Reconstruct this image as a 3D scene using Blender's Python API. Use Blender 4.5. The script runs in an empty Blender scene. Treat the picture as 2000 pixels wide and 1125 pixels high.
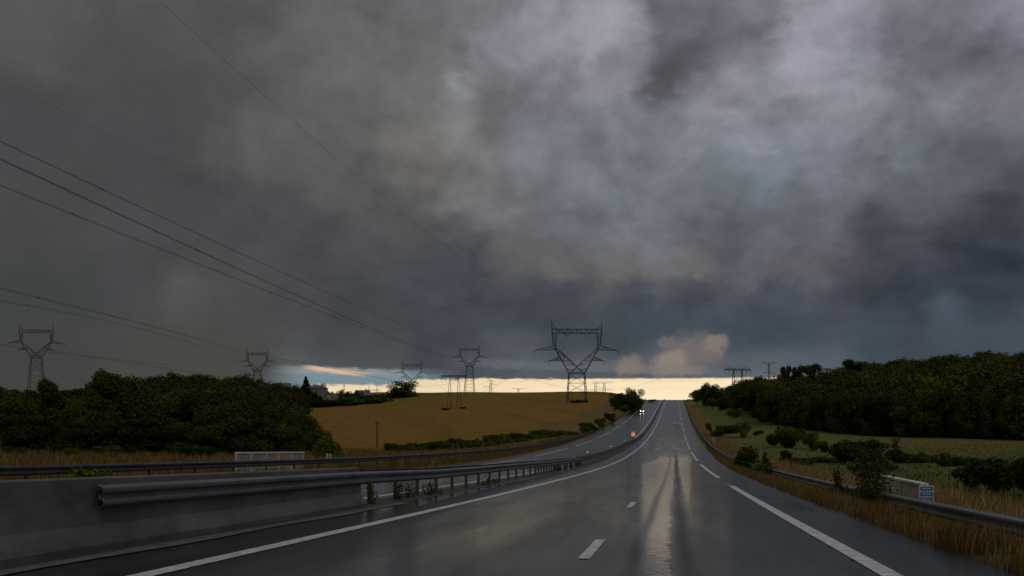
import bpy, bmesh, math, random
import numpy as np
from mathutils import Vector, Matrix
R = math.radians
random.seed(7); rng = np.random.default_rng(7)
sc = bpy.context.scene
COL = sc.collection

# ------------------------------------------------------------------ camera
F, CX, HY = 2100.0, 1000.0, 848.0          # focal length in photo pixels, image centre, eye level
cam_d = bpy.data.cameras.new("camera"); cam = bpy.data.objects.new("camera", cam_d); COL.objects.link(cam)
cam.location = (0, 0, 0); cam.rotation_euler = (R(90), 0, 0)
cam_d.sensor_width = 36; cam_d.lens = 36 * F / 2000
cam_d.shift_y = (HY - 562.5) / 2000
cam_d.clip_start = 0.2; cam_d.clip_end = 20000
sc.camera = cam
sc.view_settings.view_transform = 'Standard'; sc.view_settings.look = 'None'
sc.view_settings.exposure = 0; sc.view_settings.gamma = 1

def lin(c):
    c = c / 255.0
    return c / 12.92 if c <= 0.04045 else ((c + 0.055) / 1.055) ** 2.4
def L3(r, g, b): return (lin(r), lin(g), lin(b))

# ------------------------------------------------------------------ sky
world = bpy.data.worlds.new("World"); sc.world = world; world.use_nodes = True
wt = world.node_tree; wt.nodes.clear(); wl = wt.links
def wn(t, **k):
    n = wt.nodes.new(t)
    for a, b in k.items(): setattr(n, a, b)
    return n
def setin(n, i, v):
    if isinstance(v, bpy.types.NodeSocket): n.id_data.links.new(v, n.inputs[i])
    elif v is not None: n.inputs[i].default_value = v
def M(op, a, b=None, c=None, clamp=False):
    n = wn('ShaderNodeMath', operation=op); n.use_clamp = clamp
    setin(n, 0, a); setin(n, 1, b); setin(n, 2, c); return n.outputs[0]
def V(op, a, b=None, scale=None):
    n = wn('ShaderNodeVectorMath', operation=op); setin(n, 0, a); setin(n, 1, b)
    if scale is not None: setin(n, 3, scale)
    return n.outputs[1] if op in ('DOT_PRODUCT', 'LENGTH') else n.outputs[0]
def SM(x, lo, hi):
    n = wn('ShaderNodeMapRange', interpolation_type='SMOOTHSTEP')
    setin(n, 0, x); setin(n, 1, lo); setin(n, 2, hi); setin(n, 3, 0.0); setin(n, 4, 1.0); return n.outputs[0]
def MIX(f, a, b):
    n = wn('ShaderNodeMix', data_type='RGBA'); setin(n, 0, f); setin(n, 6, a); setin(n, 7, b); return n.outputs[2]
def NOISE(v, scale, detail, rough=0.5, dist=0.0, out=0):
    n = wn('ShaderNodeTexNoise'); setin(n, 'Vector', v); n.inputs['Scale'].default_value = scale
    n.inputs['Detail'].default_value = detail; n.inputs['Roughness'].default_value = rough
    n.inputs['Distortion'].default_value = dist; return n.outputs[out]
def azel(px, py):                            # compass bearing and height above the horizon, in degrees
    u = (px - CX) / F
    return math.degrees(math.atan(u)), math.degrees(math.atan((HY - py) / F / math.sqrt(1 + u * u)))

tc = wn('ShaderNodeTexCoord'); dirv = V('NORMALIZE', tc.outputs['Generated'])
sx = wn('ShaderNodeSeparateXYZ'); wl.new(dirv, sx.inputs[0])
az = M('MULTIPLY', M('ARCTAN2', sx.outputs[0], sx.outputs[1]), 57.29578)
el = M('MULTIPLY', M('ARCSINE', sx.outputs[2]), 57.29578)
cmb = wn('ShaderNodeCombineXYZ'); setin(cmb, 0, az); setin(cmb, 1, el); P0 = cmb.outputs[0]
# turbulence that bends the cloud masses
st = V('MULTIPLY', P0, (1.0, 1.5, 1.0))
def centred(col, amp): return V('MULTIPLY', V('SUBTRACT', col, (0.5, 0.5, 0.5)), amp)
w1 = centred(NOISE(st, 0.16, 3, .55, out=1), (3.0, 2.4, 0))
w2 = centred(NOISE(st, 0.5, 6, .56, out=1), (2.6, 2.2, 0))
grow = M('MULTIPLY', SM(el, 1.5, 9.0), 0.9)
w3 = centred(NOISE(st, 1.7, 5, .6, out=1), (.75, .65, 0))
PW = V('ADD', P0, V('SCALE', V('ADD', V('ADD', w1, w2), w3), scale=M('ADD', grow, 0.1)))
# cloud masses: x, y, spread, colour
S = [(60,40,90,(86,82,84)),(250,110,110,(78,75,79)),(60,260,110,(72,73,76)),(250,300,110,(71,72,75)),(420,60,90,(83,79,83)),(420,190,80,(80,79,82)),
 (520,270,80,(95,93,93)),(540,120,80,(90,88,90)),(510,180,35,(80,80,80)),(640,90,80,(100,96,96)),(700,190,80,(102,100,100)),(640,330,80,(90,89,90)),(790,260,60,(112,108,103)),(840,330,50,(112,108,102)),(800,400,60,(90,89,88)),
 (830,110,80,(106,102,106)),(900,60,80,(104,102,110)),(760,225,30,(94,92,92)),(900,185,28,(134,135,142)),(930,250,60,(118,118,120)),(930,340,70,(108,108,110)),(520,400,110,(74,75,79)),(300,430,120,(70,71,74)),(80,430,110,(70,71,73)),
 (640,470,100,(72,72,76)),(800,480,80,(74,74,78)),(350,555,50,(90,88,85)),(390,600,60,(82,81,79)),(480,610,60,(73,74,76)),(240,560,80,(68,70,73)),(80,580,110,(65,68,69)),(100,690,90,(67,68,66)),(300,680,90,(73,73,68)),(460,680,90,(73,73,69)),
 (640,640,90,(68,69,74)),(760,590,90,(66,68,75)),(870,560,70,(64,67,78)),(880,650,80,(64,68,79)),(740,700,60,(76,80,85)),(600,705,50,(88,92,94)),(950,700,60,(80,87,94)),(990,630,60,(64,71,81)),
 (1000,90,50,(134,134,145)),(1080,30,60,(140,140,152)),(1150,60,50,(152,152,166)),(1200,20,50,(150,150,164)),(1240,90,28,(146,146,158)),(1010,200,50,(122,122,132)),(1110,180,45,(110,108,118)),(1190,160,40,(132,132,144)),(1240,180,30,(140,140,150)),
 (1060,300,60,(124,128,138)),(1160,280,60,(120,122,132)),(1240,270,50,(120,124,134)),(1010,400,70,(112,112,118)),(1110,400,70,(114,119,129)),(1220,390,70,(112,119,128)),
 (1280,60,50,(108,106,118)),(1330,95,55,(84,83,92)),(1335,150,40,(78,77,86)),(1400,110,50,(92,91,101)),(1400,60,50,(104,102,113)),(1460,40,50,(100,98,108)),(1500,80,28,(108,106,118)),(1440,130,40,(116,114,126)),(1560,60,50,(156,156,172)),(1550,140,50,(150,150,164)),(1640,60,50,(148,148,164)),(1640,150,60,(142,142,156)),
 (1360,190,24,(150,150,164)),(1345,210,16,(114,112,122)),(1420,200,50,(138,138,152)),(1380,260,50,(128,131,143)),(1500,230,60,(134,136,150)),(1640,250,60,(126,130,143)),(1720,60,50,(136,136,152)),(1700,190,50,(128,129,142)),
 (1820,50,50,(118,116,130)),(1850,110,75,(96,95,106)),(1920,130,60,(94,93,105)),(1970,20,50,(126,126,142)),(1950,200,60,(114,114,126)),(1830,230,60,(122,126,138)),(1800,300,50,(116,124,135)),
 (1480,310,60,(114,124,135)),(1480,370,45,(112,125,136)),(1380,360,60,(112,118,128)),(1580,380,70,(106,110,122)),(1680,340,70,(106,110,122)),(1780,400,70,(88,91,102)),(1900,320,70,(94,97,108)),(1930,420,70,(66,70,83)),
 (1320,440,70,(110,112,124)),(1450,450,70,(106,108,120)),(1590,470,60,(96,96,108)),(1720,480,70,(74,74,86)),(1850,520,70,(56,61,73)),(1970,520,70,(50,60,73)),(1200,450,60,(108,111,120)),(1050,470,60,(100,99,103)),
 (1010,510,45,(92,90,91)),(1120,515,45,(104,101,99)),(1240,515,45,(104,101,100)),(1350,510,45,(106,103,101)),(1440,510,45,(94,95,104)),(1540,510,45,(102,100,104)),(1640,530,45,(84,84,93)),
 (1000,585,45,(66,68,80)),(1120,580,40,(66,69,80)),(1240,585,45,(62,69,80)),(1370,580,45,(66,70,83)),(1500,580,45,(66,71,84)),(1630,590,50,(64,69,82)),(1760,590,60,(56,66,78)),(1900,590,50,(54,66,79)),
 (1120,650,50,(64,74,84)),(1250,640,50,(60,74,84)),(1400,640,50,(60,76,87)),(1540,640,50,(60,75,86)),(1680,650,50,(62,76,88)),(1850,625,40,(66,84,98)),(1970,650,50,(62,75,88)),
 (1180,705,35,(86,92,99)),(1320,720,30,(98,100,108)),(1450,715,40,(82,91,102)),(1600,715,50,(84,92,104)),(1500,745,30,(106,112,122)),(1050,705,45,(84,92,98)),
 (900,-150,160,(112,112,120)),(200,-150,160,(92,92,96)),(1600,-150,160,(140,140,152)),(-300,300,200,(74,76,80)),(2300,300,200,(92,96,108)),(2300,620,150,(66,76,88)),(-300,650,150,(70,71,70))]
# the masses are gathered into colour rows (one ramp over the bearing per height), blended in height
def calm(c, k=.22):
    m = sum(c) / 3; return [v + (m - v) * k for v in c]
ROWS = [-150, -10, 45, 95, 145, 195, 245, 300, 360, 425, 480, 515, 548, 580, 620, 660, 705, 750]
AZ0, AZ1 = azel(-90, 0)[0], azel(2090, 0)[0]
pts = np.array([azel(q[0], q[1]) for q in S]); spr = np.array([math.degrees(q[2] * .62 / F) for q in S]); cols = np.array([calm([v * (1.0 if q_[0] < 950 or q_[1] > 560 else (.92 if q_[1] > 210 else .97)) for v in c_]) for q_, c_ in [(q, L3(q[3][0], q[3][1] + (.6 if q[0] < 950 else .12) * max(0, (q[3][0] + q[3][2]) / 2 - q[3][1]), q[3][2])) for q in S]])
def masses(a, e):
    d2 = ((pts - (a, e)) ** 2).sum(1)
    w = (1 / (d2 / spr ** 2 + .35)) ** 2.6
    return (cols * w[:, None]).sum(0) / w.sum()
cxyz = wn('ShaderNodeSeparateXYZ'); wl.new(PW, cxyz.inputs[0]); pa, pe = cxyz.outputs[0], cxyz.outputs[1]
fac = M('DIVIDE', M('SUBTRACT', pa, AZ0), AZ1 - AZ0)
cloud = None; e_prev = None
for ry in ROWS:
    rp = wn('ShaderNodeValToRGB'); cr = rp.color_ramp; cr.interpolation = 'EASE'
    for k in range(30): cr.elements.new((k + 1) / 31)
    e = math.degrees(math.atan((HY - ry) / F)) * .955
    for k, elx in enumerate(cr.elements):
        elx.position = k / 31
        elx.color = (*masses(AZ0 + (AZ1 - AZ0) * k / 31, e), 1)
    wl.new(fac, rp.inputs[0])
    cloud = rp.outputs[0] if cloud is None else MIX(SM(pe, e_prev, e), cloud, rp.outputs[0])
    e_prev = e
# finer billows in brightness
st2 = V('ADD', st, V('SCALE', w1, scale=0.6))
f1 = M('SUBTRACT', NOISE(st2, 0.22, 7, .52, .35), 0.5)
f2 = M('SUBTRACT', NOISE(V('ADD', V('MULTIPLY', st2, (1, .8, 1)), (31, 7, 3)), .75, 7, .60, .25), 0.5)
f3 = M('SUBTRACT', .22, M('ABSOLUTE', M('SUBTRACT', NOISE(V('ADD', st2, (11, 3, 9)), .42, 6, .62, .6), .5)))
puff = M('MULTIPLY_ADD', SM(az, -22.0, 2.0), 0.75, 0.35)
mod = M('ADD', .95, M('MULTIPLY', M('MULTIPLY', M('ADD', M('MULTIPLY', f1, 1.25), M('ADD', M('MULTIPLY', f2, .46), M('MULTIPLY', f3, .30))), puff), M('MULTIPLY_ADD', SM(el, 3.0, 8.0), 0.75, 0.25)))
cloud = V('SCALE', cloud, scale=mod)
# lighter towering overcast overhead and behind the viewer
cosb = M('MULTIPLY', sx.outputs[1], -1.0)
up = M('MAXIMUM', SM(el, 26.0, 62.0), SM(cosb, -.75, .2))
cloud = MIX(M('MULTIPLY', up, .95), cloud, (.185, .185, .195, 1))
# low layers near the horizon
edge_n = M('SUBTRACT', NOISE(V('MULTIPLY', P0, (1, 3.0, 1)), 1.1, 6, .6), 0.5)
edge_f = M('SUBTRACT', NOISE(V('MULTIPLY', P0, (1, 4.0, 1)), 4.0, 4, .6), 0.5)
_, e738 = azel(1200, 738)
rise = M('MULTIPLY', M('SUBTRACT', 1.0, SM(az, azel(740,0)[0], azel(850,0)[0])), -0.33)
top = M('ADD', M('ADD', rise, e738), M('ADD', M('MULTIPLY', edge_n, M('MULTIPLY_ADD', SM(az, azel(1050,0)[0], azel(1180,0)[0]), -.40, .50)), M('MULTIPLY', edge_f, .07)))
h = M('SUBTRACT', top, el)
gap = M('MULTIPLY', SM(h, -.02, .12), M('MULTIPLY', SM(az, azel(600,0)[0], azel(640,0)[0]), M('SUBTRACT', 1.0, SM(az, azel(1440,0)[0], azel(1650,0)[0]))))
gapc = MIX(SM(el, 1.3, 3.1), (*L3(255,233,194), 1), (*L3(244,222,184), 1))
gstreak = M('MULTIPLY', M('SUBTRACT', NOISE(V('MULTIPLY', P0, (.35, 3.0, 1)), 1.6, 4, .5), .5), .22)
gapc = V('SCALE', gapc, scale=M('MULTIPLY', M('ADD', 1.0, gstreak), M('MULTIPLY_ADD', SM(az, azel(700, 0)[0], azel(1280, 0)[0]), .14, .89)))
# blue-grey opening with a peach streak at the left of the gap
def band(pxa, pya, pxb, pyb, half, soft_px=60, nz=.12):
    a0, e0 = azel(pxa, pya); a1, e1 = azel(pxb, pyb); k = (e1 - e0) / (a1 - a0)
    ln = M('ADD', M('MULTIPLY_ADD', M('SUBTRACT', az, a0), k, e0), M('MULTIPLY', edge_n, nz * 4))
    hh = math.degrees(half / F)
    v = M('SUBTRACT', 1.0, SM(M('ABSOLUTE', M('SUBTRACT', el, ln)), hh * .35, hh * 1.25))
    s = math.degrees(soft_px / F)
    return M('MULTIPLY', v, M('MULTIPLY', SM(az, a0 - s, a0 + s), M('SUBTRACT', 1.0, SM(az, a1 - s, a1 + s))))
cloud = MIX(M('MULTIPLY', band(560, 738, 850, 744, 22), .85), cloud, (*L3(124, 146, 156), 1))
cloud = MIX(M('MULTIPLY', band(580, 722, 770, 728, 7), .6), cloud, (*L3(170, 168, 160), 1))
cloud = MIX(M('MULTIPLY', band(600, 717, 705, 731, 5, 25, .05), .85), cloud, (*L3(226, 184, 152), 1))
cloud = MIX(M('MULTIPLY', band(920, 708, 1420, 728, 10), .28), cloud, (*L3(120, 128, 134), 1))
cloud = MIX(gap, cloud, gapc)
# torn tan scud above the gap
def scud(pxc, pyc, rx, ry, col, amt, k=1.0):
    a, e = azel(pxc, pyc); wv = centred(NOISE(P0, 1.0, 7, .66, .5, out=1), (1.7 * k, 1.5 * k, 0))
    d = V('MULTIPLY', V('SUBTRACT', V('ADD', P0, wv), (a, e, 0)), (1 / math.degrees(rx / F), 1 / math.degrees(ry / F), 0))
    return M('MULTIPLY', M('SUBTRACT', 1.0, SM(V('LENGTH', d), .35, 1.08)), amt)
for q in ((1350, 688, 74, 46, (112,105,104), .95), (1398, 674, 34, 22, (136,122,114), .75), (1310, 710, 46, 30, (144,130,117), .85), (1335, 722, 60, 12, (128,120,114), .6), (1290, 724, 40, 18, (126,120,116), .7), (1226, 716, 40, 26, (132,122,114), .8), (1300, 664, 26, 16, (118,111,110), .6), (1150, 712, 60, 12, (104,108,112), .35)):
    cloud = MIX(scud(*q), cloud, (*L3(*q[4]), 1))
# clear evening sky of the real atmosphere seen thinly through the cloud
nish = wn('ShaderNodeTexSky', sky_type='NISHITA'); nish.sun_disc = False
SUN_EL, SUN_AZ = R(52), R(150)
nish.sun_elevation = SUN_EL; nish.sun_rotation = SUN_AZ
cloud10 = V('SCALE', cloud, scale=10.0)
skymix = V('ADD', cloud10, V('SCALE', nish.outputs[0], scale=0.004))
ground_c = MIX(SM(el, -3.0, -.6), (.5, .45, .35, 1), skymix)
bg = wn('ShaderNodeBackground'); setin(bg, 0, ground_c); bg.inputs[1].default_value = 0.1
wo = wn('ShaderNodeOutputWorld'); wl.new(bg.outputs[0], wo.inputs[0])
world.cycles.sampling_method = 'MANUAL'; world.cycles.sample_map_resolution = 512

# sun smothered by thick cloud
sd = bpy.data.lights.new("sun", 'SUN'); sd.energy = 0.35; sd.angle = R(40); sd.color = (1.0, .95, .88)
so = bpy.data.objects.new("sun", sd); COL.objects.link(so)
sdir = Vector((math.sin(SUN_AZ) * math.cos(SUN_EL), math.cos(SUN_AZ) * math.cos(SUN_EL), math.sin(SUN_EL)))
so.rotation_euler = sdir.to_track_quat('Z', 'Y').to_euler()

# ================================================================== helpers
def P(px, py, d): return Vector((d * (px - CX) / F, d, d * (HY - py) / F))
def mesh_np(name, verts, faces, mat, parent=None, smooth=False, mats=None, midx=None, attrs=None, uv=None):
    """verts (n,3) and faces (m,k), or a list of such face arrays"""
    me = bpy.data.meshes.new(name)
    fl = faces if isinstance(faces, list) else [faces]
    fl = [np.asarray(f, dtype=np.int32) for f in fl if len(f)]
    verts = np.asarray(verts, dtype=np.float32)
    me.vertices.add(len(verts)); me.vertices.foreach_set('co', verts.ravel())
    tot = np.concatenate([np.full(len(f), f.shape[1]) for f in fl]).astype(np.int32)
    idx = np.concatenate([f.ravel() for f in fl]).astype(np.int32)
    me.loops.add(len(idx)); me.loops.foreach_set('vertex_index', idx)
    me.polygons.add(len(tot)); st_ = np.concatenate([[0], np.cumsum(tot)[:-1]]).astype(np.int32)
    me.polygons.foreach_set('loop_start', st_); me.polygons.foreach_set('loop_total', tot)
    if midx is not None: me.polygons.foreach_set('material_index', np.asarray(midx, dtype=np.int32))
    me.polygons.foreach_set('use_smooth', np.full(len(tot), bool(smooth)))
    for m in (mats or [mat]): me.materials.append(m)
    if uv is not None:
        l = me.uv_layers.new(name='UVMap'); l.data.foreach_set('uv', np.asarray(uv, dtype=np.float32)[idx].ravel())
    for k, v in (attrs or {}).items():
        a = me.attributes.new(k, 'FLOAT', 'POINT'); a.data.foreach_set('value', np.asarray(v, dtype=np.float32))
    me.update(calc_edges=True)
    o = bpy.data.objects.new(name, me); COL.objects.link(o)
    if parent: o.parent = parent
    return o
class MB:
    """collects boxes, bars, tubes and prisms, then links them as one mesh object"""
    def __init__(s): s.v = []; s.f = []
    def add(s, vs, fs):
        n = len(s.v); s.v += [tuple(v) for v in vs]; s.f += [tuple(i + n for i in f) for f in fs]; return s
    def box(s, c, d, rz=0.0):
        c = Vector(c); hx, hy, hz = d[0] / 2, d[1] / 2, d[2] / 2; cs, sn = math.cos(rz), math.sin(rz)
        vs = [(c.x + x * cs - y * sn, c.y + x * sn + y * cs, c.z + z) for z in (-hz, hz) for x, y in ((-hx, -hy), (hx, -hy), (hx, hy), (-hx, hy))]
        return s.add(vs, [(3, 2, 1, 0), (4, 5, 6, 7), (0, 1, 5, 4), (1, 2, 6, 5), (2, 3, 7, 6), (3, 0, 4, 7)])
    def bar(s, a, b, r, r2=None, n=4):
        a, b = Vector(a), Vector(b); r2 = r if r2 is None else r2; d = (b - a)
        if d.length < 1e-6: return s
        q = d.to_track_quat('Z', 'Y'); vs = []
        for p, rr in ((a, r), (b, r2)):
            for k in range(n):
                t = 2 * math.pi * (k + .5) / n; vs.append(p + q @ Vector((rr * math.cos(t), rr * math.sin(t), 0)))
        fs = [(k, (k + 1) % n, n + (k + 1) % n, n + k) for k in range(n)] + [tuple(range(n))[::-1], tuple(range(n, 2 * n))]
        return s.add(vs, fs)
    def tube(s, pts, rad, n=6):
        pts = [Vector(p) for p in pts]; base = len(s.v); m = len(pts)
        rr = rad if isinstance(rad, (list, tuple)) else [rad] * m
        for i, p in enumerate(pts):
            d = (pts[min(i + 1, m - 1)] - pts[max(i - 1, 0)]).normalized()
            sd_ = d.cross(Vector((0, 0, 1)))
            if sd_.length < .05: sd_ = d.cross(Vector((1, 0, 0)))
            sd_.normalize(); up_ = sd_.cross(d)
            for k in range(n):
                t = 2 * math.pi * k / n; s.v.append(tuple(p + sd_ * (rr[i] * math.cos(t)) + up_ * (rr[i] * math.sin(t))))
        for i in range(m - 1):
            for k in range(n):
                a = base + i * n + k; b = base + i * n + (k + 1) % n; s.f.append((a, b, b + n, a + n))
        s.f.append(tuple(base + k for k in range(n))[::-1]); s.f.append(tuple(base + (m - 1) * n + k for k in range(n)))
        return s
    def build(s, name, mat, parent=None, smooth=False, bevel=0):
        me = bpy.data.meshes.new(name); me.from_pydata(s.v, [], s.f); me.materials.append(mat)
        if smooth: me.polygons.foreach_set('use_smooth', [True] * len(me.polygons))
        me.update(); o = bpy.data.objects.new(name, me); COL.objects.link(o)
        if parent: o.parent = parent
        if bevel:
            md = o.modifiers.new('bevel', 'BEVEL'); md.width = bevel; md.segments = 2; md.limit_method = 'ANGLE'
        return o
def tag(o, label=None, cat=None, group=None, kind=None):
    if label: o['label'] = label
    if cat: o['category'] = cat
    if group: o['group'] = group
    if kind: o['kind'] = kind
    return o
def empty(name, loc, rz=0.0, sc_=1.0):
    o = bpy.data.objects.new(name, None); COL.objects.link(o); o.location = loc; o.rotation_euler.z = rz
    o.scale = (sc_,) * 3 if not isinstance(sc_, tuple) else sc_
    o.empty_display_size = .3; return o
def copy_tree(o, parent=None):
    c = o.copy(); COL.objects.link(c); c.parent = parent
    for ch in o.children: copy_tree(ch, c)
    return c

# ------------------------------------------------------------------ materials
def mat(name, col, rough=.6, metal=0.0, spec=.5, var=0.0, vscale=3.0, emit=None, bump=0.0, bscale=30.0, col2=None, coord='Object', island=0.0, stretch=None):
    m = bpy.data.materials.new(name); m.use_nodes = True; nt = m.node_tree; b = nt.nodes['Principled BSDF']
    b.inputs['Base Color'].default_value = (*col, 1); b.inputs['Roughness'].default_value = rough
    b.inputs['Metallic'].default_value = metal; b.inputs['Specular IOR Level'].default_value = spec
    t = nt.nodes.new('ShaderNodeTexCoord'); src = t.outputs[coord]
    if stretch:
        mp = nt.nodes.new('ShaderNodeMapping'); mp.inputs['Scale'].default_value = stretch; nt.links.new(src, mp.inputs[0]); src = mp.outputs[0]
    if var or col2:
        n = nt.nodes.new('ShaderNodeTexNoise'); n.inputs['Scale'].default_value = vscale; n.inputs['Detail'].default_value = 6; n.inputs['Roughness'].default_value = .62
        nt.links.new(src, n.inputs['Vector'])
        r = nt.nodes.new('ShaderNodeMapRange'); r.inputs[1].default_value = .32; r.inputs[2].default_value = .68; nt.links.new(n.outputs[0], r.inputs[0])
        mx = nt.nodes.new('ShaderNodeMix'); mx.data_type = 'RGBA'
        mx.inputs[6].default_value = tuple(c * (1 - var) for c in col) + (1,)
        mx.inputs[7].default_value = (*(col2 or tuple(min(c * (1 + var), .9) for c in col)), 1)
        nt.links.new(r.outputs[0], mx.inputs[0]); out = mx.outputs[2]
        if island:
            g = nt.nodes.new('ShaderNodeNewGeometry'); oi = nt.nodes.new('ShaderNodeObjectInfo')
            a1 = nt.nodes.new('ShaderNodeMath'); a1.operation = 'MULTIPLY_ADD'; a1.inputs[1].default_value = island * 2; a1.inputs[2].default_value = 1 - island
            nt.links.new(g.outputs['Random Per Island'], a1.inputs[0])
            a2 = nt.nodes.new('ShaderNodeMath'); a2.operation = 'MULTIPLY_ADD'; a2.inputs[1].default_value = .5; a2.inputs[2].default_value = .75
            nt.links.new(oi.outputs['Random'], a2.inputs[0])
            a3 = nt.nodes.new('ShaderNodeMath'); a3.operation = 'MULTIPLY'; nt.links.new(a1.outputs[0], a3.inputs[0]); nt.links.new(a2.outputs[0], a3.inputs[1])
            vs = nt.nodes.new('ShaderNodeVectorMath'); vs.operation = 'SCALE'; nt.links.new(out, vs.inputs[0]); nt.links.new(a3.outputs[0], vs.inputs[3]); out = vs.outputs[0]
        nt.links.new(out, b.inputs['Base Color'])
    if bump:
        n = nt.nodes.new('ShaderNodeTexNoise'); n.inputs['Scale'].default_value = bscale; n.inputs['Detail'].default_value = 4
        nt.links.new(src, n.inputs['Vector']); bp = nt.nodes.new('ShaderNodeBump'); bp.inputs['Strength'].default_value = bump; bp.inputs['Distance'].default_value = .02
        nt.links.new(n.outputs[0], bp.inputs['Height']); nt.links.new(bp.outputs[0], b.inputs['Normal'])
    if emit: b.inputs['Emission Color'].default_value = (*emit[0], 1); b.inputs['Emission Strength'].default_value = emit[1]
    return m
MT = dict(
 steel=mat('galvanised_steel', (.12,.125,.13), .5, .3, .5, var=.3, vscale=2.0, bump=.15, bscale=14, stretch=(1,.3,1)),
 steel_dark=mat('weathered_steel', (.055,.058,.062), .6, .3, .4, var=.35, vscale=3.0),
 rust_post=mat('rusty_post', (.10,.085,.07), .7, .1, .4, var=.4, vscale=4.0),
 lattice=mat('pylon_lattice', (.045,.052,.06), .7, .1, .3, var=.2, vscale=.3),
 insul=mat('insulator_glass', (.05,.06,.06), .3),
 wire=mat('cable', (.02,.022,.025), .7, .0, .3, var=.2),
 concrete=mat('wet_concrete', (.088,.085,.077), .55, 0, .5, var=.55, vscale=1.6, bump=.25, bscale=22, stretch=(1,.35,1)),
 concrete_foot=mat('concrete_footing', (.13,.115,.095), .6, 0, .4, var=.35, vscale=3.0, bump=.3, bscale=18),
 beige=mat('beige_panel', (.52,.43,.32), .6, 0, .4, var=.2, vscale=2.5),
 parapet=mat('parapet_paint', (.42,.40,.34), .55, 0, .4, var=.2, vscale=2.5),
 paint=mat('marking_paint', (.68,.65,.60), .42, 0, .5, var=.5, vscale=7.0, bump=.2, bscale=60),
 rib=mat('rib_paint', (.74,.72,.67), .4, 0, .5, var=.15, vscale=9.0),
 white=mat('white_plastic', (.75,.74,.7), .4, var=.08),
 bark=mat('bark', (.05,.042,.032), .9, var=.35, vscale=2.0, bump=.4, bscale=8),
 wood=mat('pole_wood', (.035,.025,.018), .85, var=.3, vscale=3.0),
 leaf=mat('leaves_dark', (.034,.047,.004), .7, 0, .06, var=.4, vscale=.22, col2=(.078,.100,.008), island=.10),
 leaf_b=mat('leaves_bluish', (.026,.039,.006), .7, 0, .06, var=.4, vscale=.2, col2=(.052,.072,.012), island=.10),
 leaf_l=mat('leaves_light', (.062,.085,.004), .7, 0, .06, var=.35, vscale=.25, col2=(.110,.135,.008), island=.10),
 leaf_v=mat('leaves_olive', (.045,.050,.003), .7, 0, .06, var=.4, vscale=.22, col2=(.085,.088,.006), island=.10),
 plaster=mat('house_plaster', (.40,.35,.28), .8, var=.12, vscale=.6),
 plaster2=mat('grey_plaster', (.22,.20,.18), .8, var=.12, vscale=.6),
 tile=mat('roof_tiles', (.14,.085,.06), .8, var=.3, vscale=1.5),
 tile2=mat('slate_roof', (.12,.11,.11), .7, var=.2, vscale=1.5),
 glass=mat('dark_glass', (.01,.012,.015), .08, 0, .6),
)
leafs = ('leaf', 'leaf_b', 'leaf_l', 'leaf_v')

# ================================================================== the lie of the land
ZR = [(-80,.34),(-20,-.86),(12,-1.50),(24,-1.74),(36,-1.96),(50,-2.18),(76,-2.52),(104,-2.68),(144,-2.47),(172,-2.08),(198,-1.58),(229,-.8),(275,.75),(348,3.75),(420,7.3),(508,12.1),
      (600,17.1),(654,19.8),(716,22.6),(780,24.9),(850,26.6),(950,28.0),(1100,28.5),(1500,22),(3000,-20),(9000,-60)]
zx = np.array([p[0] for p in ZR], float); zy = np.array([p[1] for p in ZR], float)
hh_ = np.diff(zx); dl = np.diff(zy) / hh_; mm_ = np.zeros(len(zx)); mm_[0] = dl[0]; mm_[-1] = dl[-1]
mm_[1:-1] = (dl[:-1] * hh_[1:] + dl[1:] * hh_[:-1]) / (hh_[:-1] + hh_[1:])
def zroad(Y):
    Y = np.clip(np.asarray(Y, float), zx[0], zx[-1] - 1e-3); i = np.clip(np.searchsorted(zx, Y, side='right') - 1, 0, len(zx) - 2)
    h = hh_[i]; t = (Y - zx[i]) / h
    return (2*t**3-3*t**2+1)*zy[i] + (t**3-2*t**2+t)*h*mm_[i] + (-2*t**3+3*t**2)*zy[i+1] + (t**3-t**2)*h*mm_[i+1]
XL0, KX = -5.58, .1515                       # left edge line of our carriageway: X = XL0 + KX * Y
def xl(Y): return XL0 + KX * np.asarray(Y, float)
W2 = 7.85                                    # width between our edge lines
def lerp(Y, a): return np.interp(Y, [q[0] for q in a], [q[1] for q in a])
def pave_r(Y): return W2 + lerp(Y, [(0,1.42),(46,1.6),(144,2.4),(336,2.9)])
def med_l(Y): return -lerp(Y, [(0,3.55),(60,3.5),(100,3.1),(200,2.9)])     # opposite inner edge line
def out_l(Y): return med_l(Y) - 7.9                                         # opposite outer dashes
def pave_l(Y): return out_l(Y) - lerp(Y, [(0,2.6),(120,2.6),(250,3.1)])
def rail_l(Y): return lerp(Y, [(0,-14.9),(110,-14.9),(190,-14.5),(300,-14.7)])
def rail_r(Y): return W2 + lerp(Y, [(0,3.35),(160,3.4),(260,3.7)])

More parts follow.
